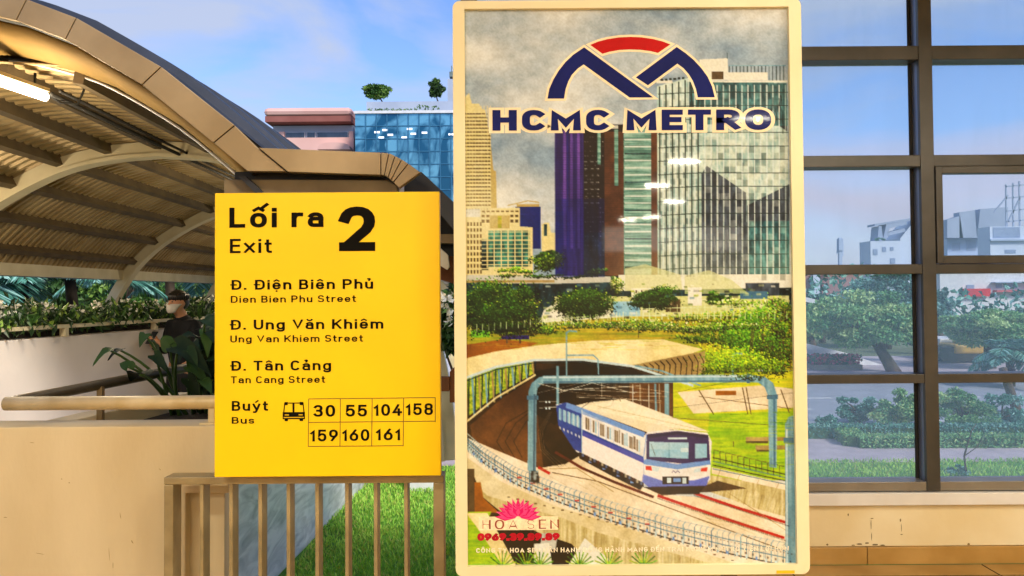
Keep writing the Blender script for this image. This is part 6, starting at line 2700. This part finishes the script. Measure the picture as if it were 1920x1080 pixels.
hz1 = M_('hazy white paint', 'd3deee', 'c8d4e8', .8, .3)
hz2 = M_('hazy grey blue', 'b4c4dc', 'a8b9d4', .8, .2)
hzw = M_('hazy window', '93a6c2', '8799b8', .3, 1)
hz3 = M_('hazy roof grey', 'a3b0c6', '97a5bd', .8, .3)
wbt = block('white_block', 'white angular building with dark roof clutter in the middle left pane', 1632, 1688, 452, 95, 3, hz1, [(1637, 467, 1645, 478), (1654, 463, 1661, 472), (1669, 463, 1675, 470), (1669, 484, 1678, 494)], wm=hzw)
s = MB()
s.prism([P(*q, 97) for q in ((1688, 560), (1688, 447), (1700, 432), (1716, 412), (1760, 408), (1760, 560))], (0, 4, 0))
part(s, 'side_wing', hz1, wbt)
s = MB()
for q in (((1645, 452), (1648, 424), (1653, 424), (1656, 452)), ((1656, 448), (1662, 420), (1700, 414), (1700, 421), (1668, 428), (1662, 450)), ((1640, 420), (1720, 407), (1720, 411), (1640, 424)), ((1664, 436), (1696, 428), (1698, 434), (1666, 442))):
    s.prism([P(*k_, 96) for k_ in q], (0, 2, 0))
part(s, 'roof_structure', hz3, wbt)
s = MB()
crown(s, P(1650, 449, 95), .7, .4, .28, 120, .3, clumps=8)
part(s, 'roof_plants', leafsets['teal'], wbt, fix=False)

rs = block('white_shopfront', 'white building with a red sign and dark windows above the trees', 1762, 2060, 508, 66, 5, white_p, [(1812, 534, 1826, 544), (1867, 530, 1878, 540), (1890, 532, 1906, 541)], wm=hzw)
s = MB()
p_, q_ = P(1804, 556, 66), P(1852, 541, 66)
s.box(p_.x, q_.x, 65.6, 65.9, p_.z, q_.z)
part(s, 'signboard', M_('red signboard', 'd9202c', 'c81a26', .5, 2), rs)
s = MB()
p_, q_ = P(1862, 548, 66), P(1960, 543, 66)
s.box(p_.x, q_.x, 65.5, 65.99, p_.z, q_.z)
part(s, 'red_band', M_('faded red band', 'c8686c', 'b95a60', .6, 2), rs)
s = MB()
p_, q_ = P(1858, 531, 66), P(1960, 528, 66)
s.box(p_.x, q_.x, 65.4, 65.99, p_.z, q_.z)
part(s, 'ledge', hz3, rs)
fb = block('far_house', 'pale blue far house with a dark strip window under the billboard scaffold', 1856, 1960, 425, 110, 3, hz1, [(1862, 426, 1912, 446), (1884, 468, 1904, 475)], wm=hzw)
s = MB()
p_, q_ = P(1854, 452, 110), P(1960, 448, 110)
s.box(p_.x, q_.x, 109.5, 109.99, p_.z, q_.z)
part(s, 'ledge', hz2, fb)
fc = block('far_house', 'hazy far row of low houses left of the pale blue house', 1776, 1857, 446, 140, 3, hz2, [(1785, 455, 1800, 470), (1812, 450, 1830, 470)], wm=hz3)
s = MB()
for q in (((1776, 446), (1776, 412), (1800, 405), (1806, 446)), ((1799, 446), (1799, 398), (1828, 394), (1832, 446)), ((1832, 446), (1838, 392), (1890, 388), (1890, 428), (1852, 446)), ((1776, 490), (1776, 478), (1920, 478), (1920, 490))):
    s.prism([P(*k_, 138) for k_ in q], (0, 1.9, 0))
part(s, 'roof', hz3, fc)
rd = block('brick_house', 'brick red building beside the poster frame in the right window', 1495, 1560, 512, 80, 4, M_('pale brick red', 'b08a86', 'a17b78', .8, .4), [], wm=hzw)
s = MB()
s.prism([P(*k_, 79) for k_ in ((1540, 575), (1543, 522), (1555, 508), (1630, 508), (1600, 535), (1575, 560))], (0, .9, 0))
part(s, 'gable', M_('faded brick roof', 'a8807c', '98706d', .8, .6), rd)
s = MB()
p_, q_ = P(1527, 560, 79), P(1539, 515, 79)
s.box(p_.x, q_.x, 79.2, 79.9, p_.z, q_.z)
part(s, 'downpipe_panel', hz1, rd)
sb = thing('billboard_scaffold', P(1910, 430, 108), 'grey open billboard scaffold on the pale blue far house', 'scaffold')
s = MB()
B = lambda a_, b_, w_=.18: s.bar(P(*a_, 112), P(*b_, 112), w_, w_)
for px in (1887, 1900, 1912, 1926, 1940):
    B((px, 428), (px - 1, 346 - (px - 1887) * .25))
for py in (350, 372, 396, 416):
    B((1885, py), (1945, py - 6))
B((1864, 398), (1890, 366))
B((1890, 416), (1912, 372))
part(s, 'frame', hz3, sb)
an = thing('antenna_mast', ground_at(1575, 130), 'thin hazy antenna mast in the left pane of the window', 'antenna')
s = MB()
s.bar(ground_at(1575, 130), P(1575, 446, 130), .5, .5)
s.bar(P(1572, 476, 130), P(1573, 450, 130), .3, .5)
s.bar(P(1578, 480, 130), P(1578, 455, 130), .3, .5)
s.bar(P(1575, 470, 130), P(1575, 448, 130), .9, .7)
part(s, 'mast', hz2, an)
# pale sloping roofs across the street, parked bikes under them
cr_ = thing('street_canopy', gp(1560, 720), 'long pale sloping roof behind the trees across the street', 'roof')
s = MB()
s.prism([P(*k_, 30) for k_ in ((1480, 636), (1520, 646), (1580, 660), (1690, 696), (1690, 706), (1570, 670), (1480, 652))], (0, .8, 0))
s.prism([P(*k_, 42) for k_ in ((1490, 552), (1548, 566), (1600, 585), (1650, 592), (1650, 597), (1600, 592), (1540, 573), (1490, 560))], (0, .8, 0))
part(s, 'roof', white_p, cr_)
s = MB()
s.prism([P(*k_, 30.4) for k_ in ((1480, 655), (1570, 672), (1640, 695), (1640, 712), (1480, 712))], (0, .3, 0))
part(s, 'back_wall', M_('dark grey wall', '5d6670', '4c5560', .8, 1), cr_)
s = MB()
p_, q_ = P(1498, 705, 29.7), P(1526, 655, 29.7)
s.box(p_.x, q_.x, 29.7, 29.95, GZ, q_.z)
part(s, 'pillar', white_p, cr_)
fbd = thing('flower_bed', ground_at(1560, 28.6), 'low bed of pink flowers under the pale sloping roof across the street', 'flower bed')
s = MB()
p_, q_ = ground_at(1515, 28.6), ground_at(1606, 28.6)
s.box(p_.x, q_.x, 28.2, 29.0, GZ + .03, GZ + .22)
part(s, 'edging', concrete, fbd, bevel=.02)
s = MB()
n = 900
c = np.stack([rng.uniform(p_.x, q_.x, n), rng.uniform(28.2, 29, n), GZ + rng.uniform(.24, .55, n)], 1)
s.leaves(c, rng.normal(0, 1, (n, 3)), .14, .09, rng.choice(2, n, p=[.55, .45]).tolist())
part(s, 'blossom', [M_('pink petals', 'd8788e', 'c8627c', .6, 4), leafsets['teal'][0]], fbd, fix=False)
# yellow digger and white kiosk across the street at right
dg = thing('yellow_digger', ground_at(1815, 31), 'yellow digger parked among the trees across the street', 'digger')
yb = M_('digger yellow', 'c9a545', 'b08c34', .5, 3)
o3 = ground_at(1800, 31)
o3.z = GZ + .04
s = MB()
s.box(o3.x - .6, o3.x + .6, 30.4, 31.6, o3.z + .35, o3.z + .72)
part(s, 'body', yb, dg, bevel=.08)
s = MB()
s.box(o3.x - .2, o3.x + .65, 30.5, 31.3, o3.z + .721, o3.z + 1.12)
part(s, 'cab', yb, dg, bevel=.06)
s = MB()
a0_ = Vector((o3.x + .7, 31, o3.z + .6))
a1_, a2_, a3_ = P(1824, 666, 31), P(1848, 640, 31), P(1842, 668, 31)
s.bar(a0_, a1_, .2, .24)
s.bar(a1_, a2_, .18, .2)
s.bar(a2_, a3_, .14, .16)
part(s, 'boom', yb, dg)
s = MB()
s.prism([a3_ + Vector(v_) for v_ in ((-.2, -.3, 0), (.25, -.3, .05), (.2, -.3, -.35), (-.1, -.3, -.4))], (0, .6, 0))
part(s, 'bucket', dark, dg)
for dy in (-.55, .25):
    s = MB()
    s.prism([(o3.x + a_, 31 + dy, o3.z + b_) for a_, b_ in ((-1.0, .05), (1.0, .05), (1.25, .3), (1.0, .62), (-1.0, .62), (-1.25, .3))], (0, .4, 0))
    part(s, 'track', dark, dg, bevel=.04)
kq = thing('kiosk', ground_at(1772, 32), 'small white kiosk with a flat roof behind the window mullion', 'kiosk')
a_, b_ = P(1766, 644, 32), P(1792, 636, 32)
s = MB()
s.box(a_.x - .3, b_.x + .25, 31.6, 33.4, a_.z, b_.z + .05)
part(s, 'roof', white_p, kq, bevel=.03)
s = MB()
for x in (a_.x, b_.x - .1):
    s.box(x, x + .18, 31.9, 32.1, GZ, a_.z - .001)
part(s, 'posts', white_p, kq)
s = MB()
s.box(a_.x - .2, b_.x + .2, 33, 33.2, GZ, a_.z - .001)
part(s, 'back_wall', hz1, kq)

# far tree belt that closes the view
s = MB()
n = 14000
X_ = rng.uniform(-60, 75, n)
Y_ = rng.uniform(48, 58, n)
hgt = 2.6 + 1.2 * np.sin(X_ * .35) + .8 * np.sin(X_ * .9 + 1)
c = np.stack([X_, Y_, GZ + rng.uniform(0, 1, n) * hgt], 1)
s.leaves(c, rng.normal(0, 1, (n, 3)), .55, .34, rng.choice(3, n).tolist())
tag(s.build('far_trees', leafsets['teal'], fix=False), 'far belt of trees closing the view behind the street', 'trees', kind='stuff')

# ------------------------------------------------------------------ station roof over the camera and its lamps
s = MB()
s.box(-7, 9, -17.8, 2.4, 3.6, 3.8)
s.box(.4, 9, 2.4, 4.95, 3.6, 3.8)
structure(s, 'station_ceiling', M_('cream ceiling', 'd8cdb4', 'cabd9f', .8, 1))
s = MB()
s.box(-9, 12, -18.2, -18.0, 0, 3.8)
structure(s, 'station_back_wall', M_('cream back wall', 'cfc09c', 'bfae88', .8, 1))
s = MB()
s.box(8.9, 9.1, -18, 4.84, 0, 3.6)
structure(s, 'station_side_wall', M_('cream side wall', 'cfc09c', 'bfae88', .8, 1))
LE = 30
spots = []


def virt(px, py, z=3.5):
    """a ceiling lamp where the poster glass mirrors it"""
    d = ray(px, py)
    Yv = d.y * (z - CAM.z) / d.z
    return Vector((d.x * Yv / d.y, 2 * YP - Yv, z))


for (px, py) in ((1408, 224), (1283, 304), (1232, 349), (1264, 379), (1178, 413), (1222, 408)):
    v_ = virt(px, py)
    if v_.y > -17.5:
        spots.append((v_.x, v_.y))
spots += [(-1.3, -.5), (-1.05, -2.6), (1.4, .3), (3.4, .3), (-2.2, -4.6), (4.3, -2.6), (2.6, 1.6), (4.8, 1.4), (-3.6, -2.6)]  # added lamps, kept out of the poster's mirror view, to brighten the foreground
POWER = [1, 1, 1, 1, 1, 1, 1.15, 1.6, .55, .6, 1.9, 2.2, .8, .8, .7]
warm = (1.0, .93, .75)
lampm2 = M_('lit station lamp', 'ffe3b0', 'ffe8bc', .4, 3, emit=5)
root = None
for i, (x, y) in enumerate(spots):
    hl = .2 if i < 6 else .6
    t = thing('lamp_reflection', (x, y, 3.6), 'lit slim ceiling lamp, mirrored in the poster or added to light the concourse', 'lamp', 'station ceiling lamps')
    s = MB()
    s.box(x - hl - .02, x + hl + .02, y - .07, y + .07, 3.54, 3.598)
    part(s, 'housing', ribm, t)
    s = MB()
    s.box(x - hl, x + hl, y - .05, y + .05, 3.515, 3.539)
    part(s, 'diffuser', lampm2, t)
    a = bpy.data.lights.new('ceiling_lamp_light', 'AREA')
    a.shape = 'RECTANGLE'
    a.size, a.size_y = 2 * hl, .1
    a.energy = LE * POWER[i]
    a.color = warm
    o = bpy.data.objects.new('ceiling_lamp_light', a)
    C.collection.objects.link(o)
    o.location = (x, y, 3.51)

# glowing panel added behind the camera to mirror a pale band in the poster
hb = thing('glow_panel', (3.2, -11, 2.6), 'added glowing panel standing for a white beam mirrored in the poster', 'sign')
s = MB()
s.box(1.84, 4.55, -11.06, -11.0, 2.45, 2.92)
part(s, 'light_panel', M_('glowing white panel', 'f4efe4', 'ece6da', .5, 3, emit=1.4), hb)
s = MB()
s.box(1.80, 4.59, -11.12, -11.061, 2.41, 2.96)
part(s, 'case', ribm, hb)
for x in (2.3, 4.1):
    s = MB()
    s.box(x - .02, x + .02, -11.1, -11.07, 2.961, 3.599)
    part(s, 'hanger', dark, hb)
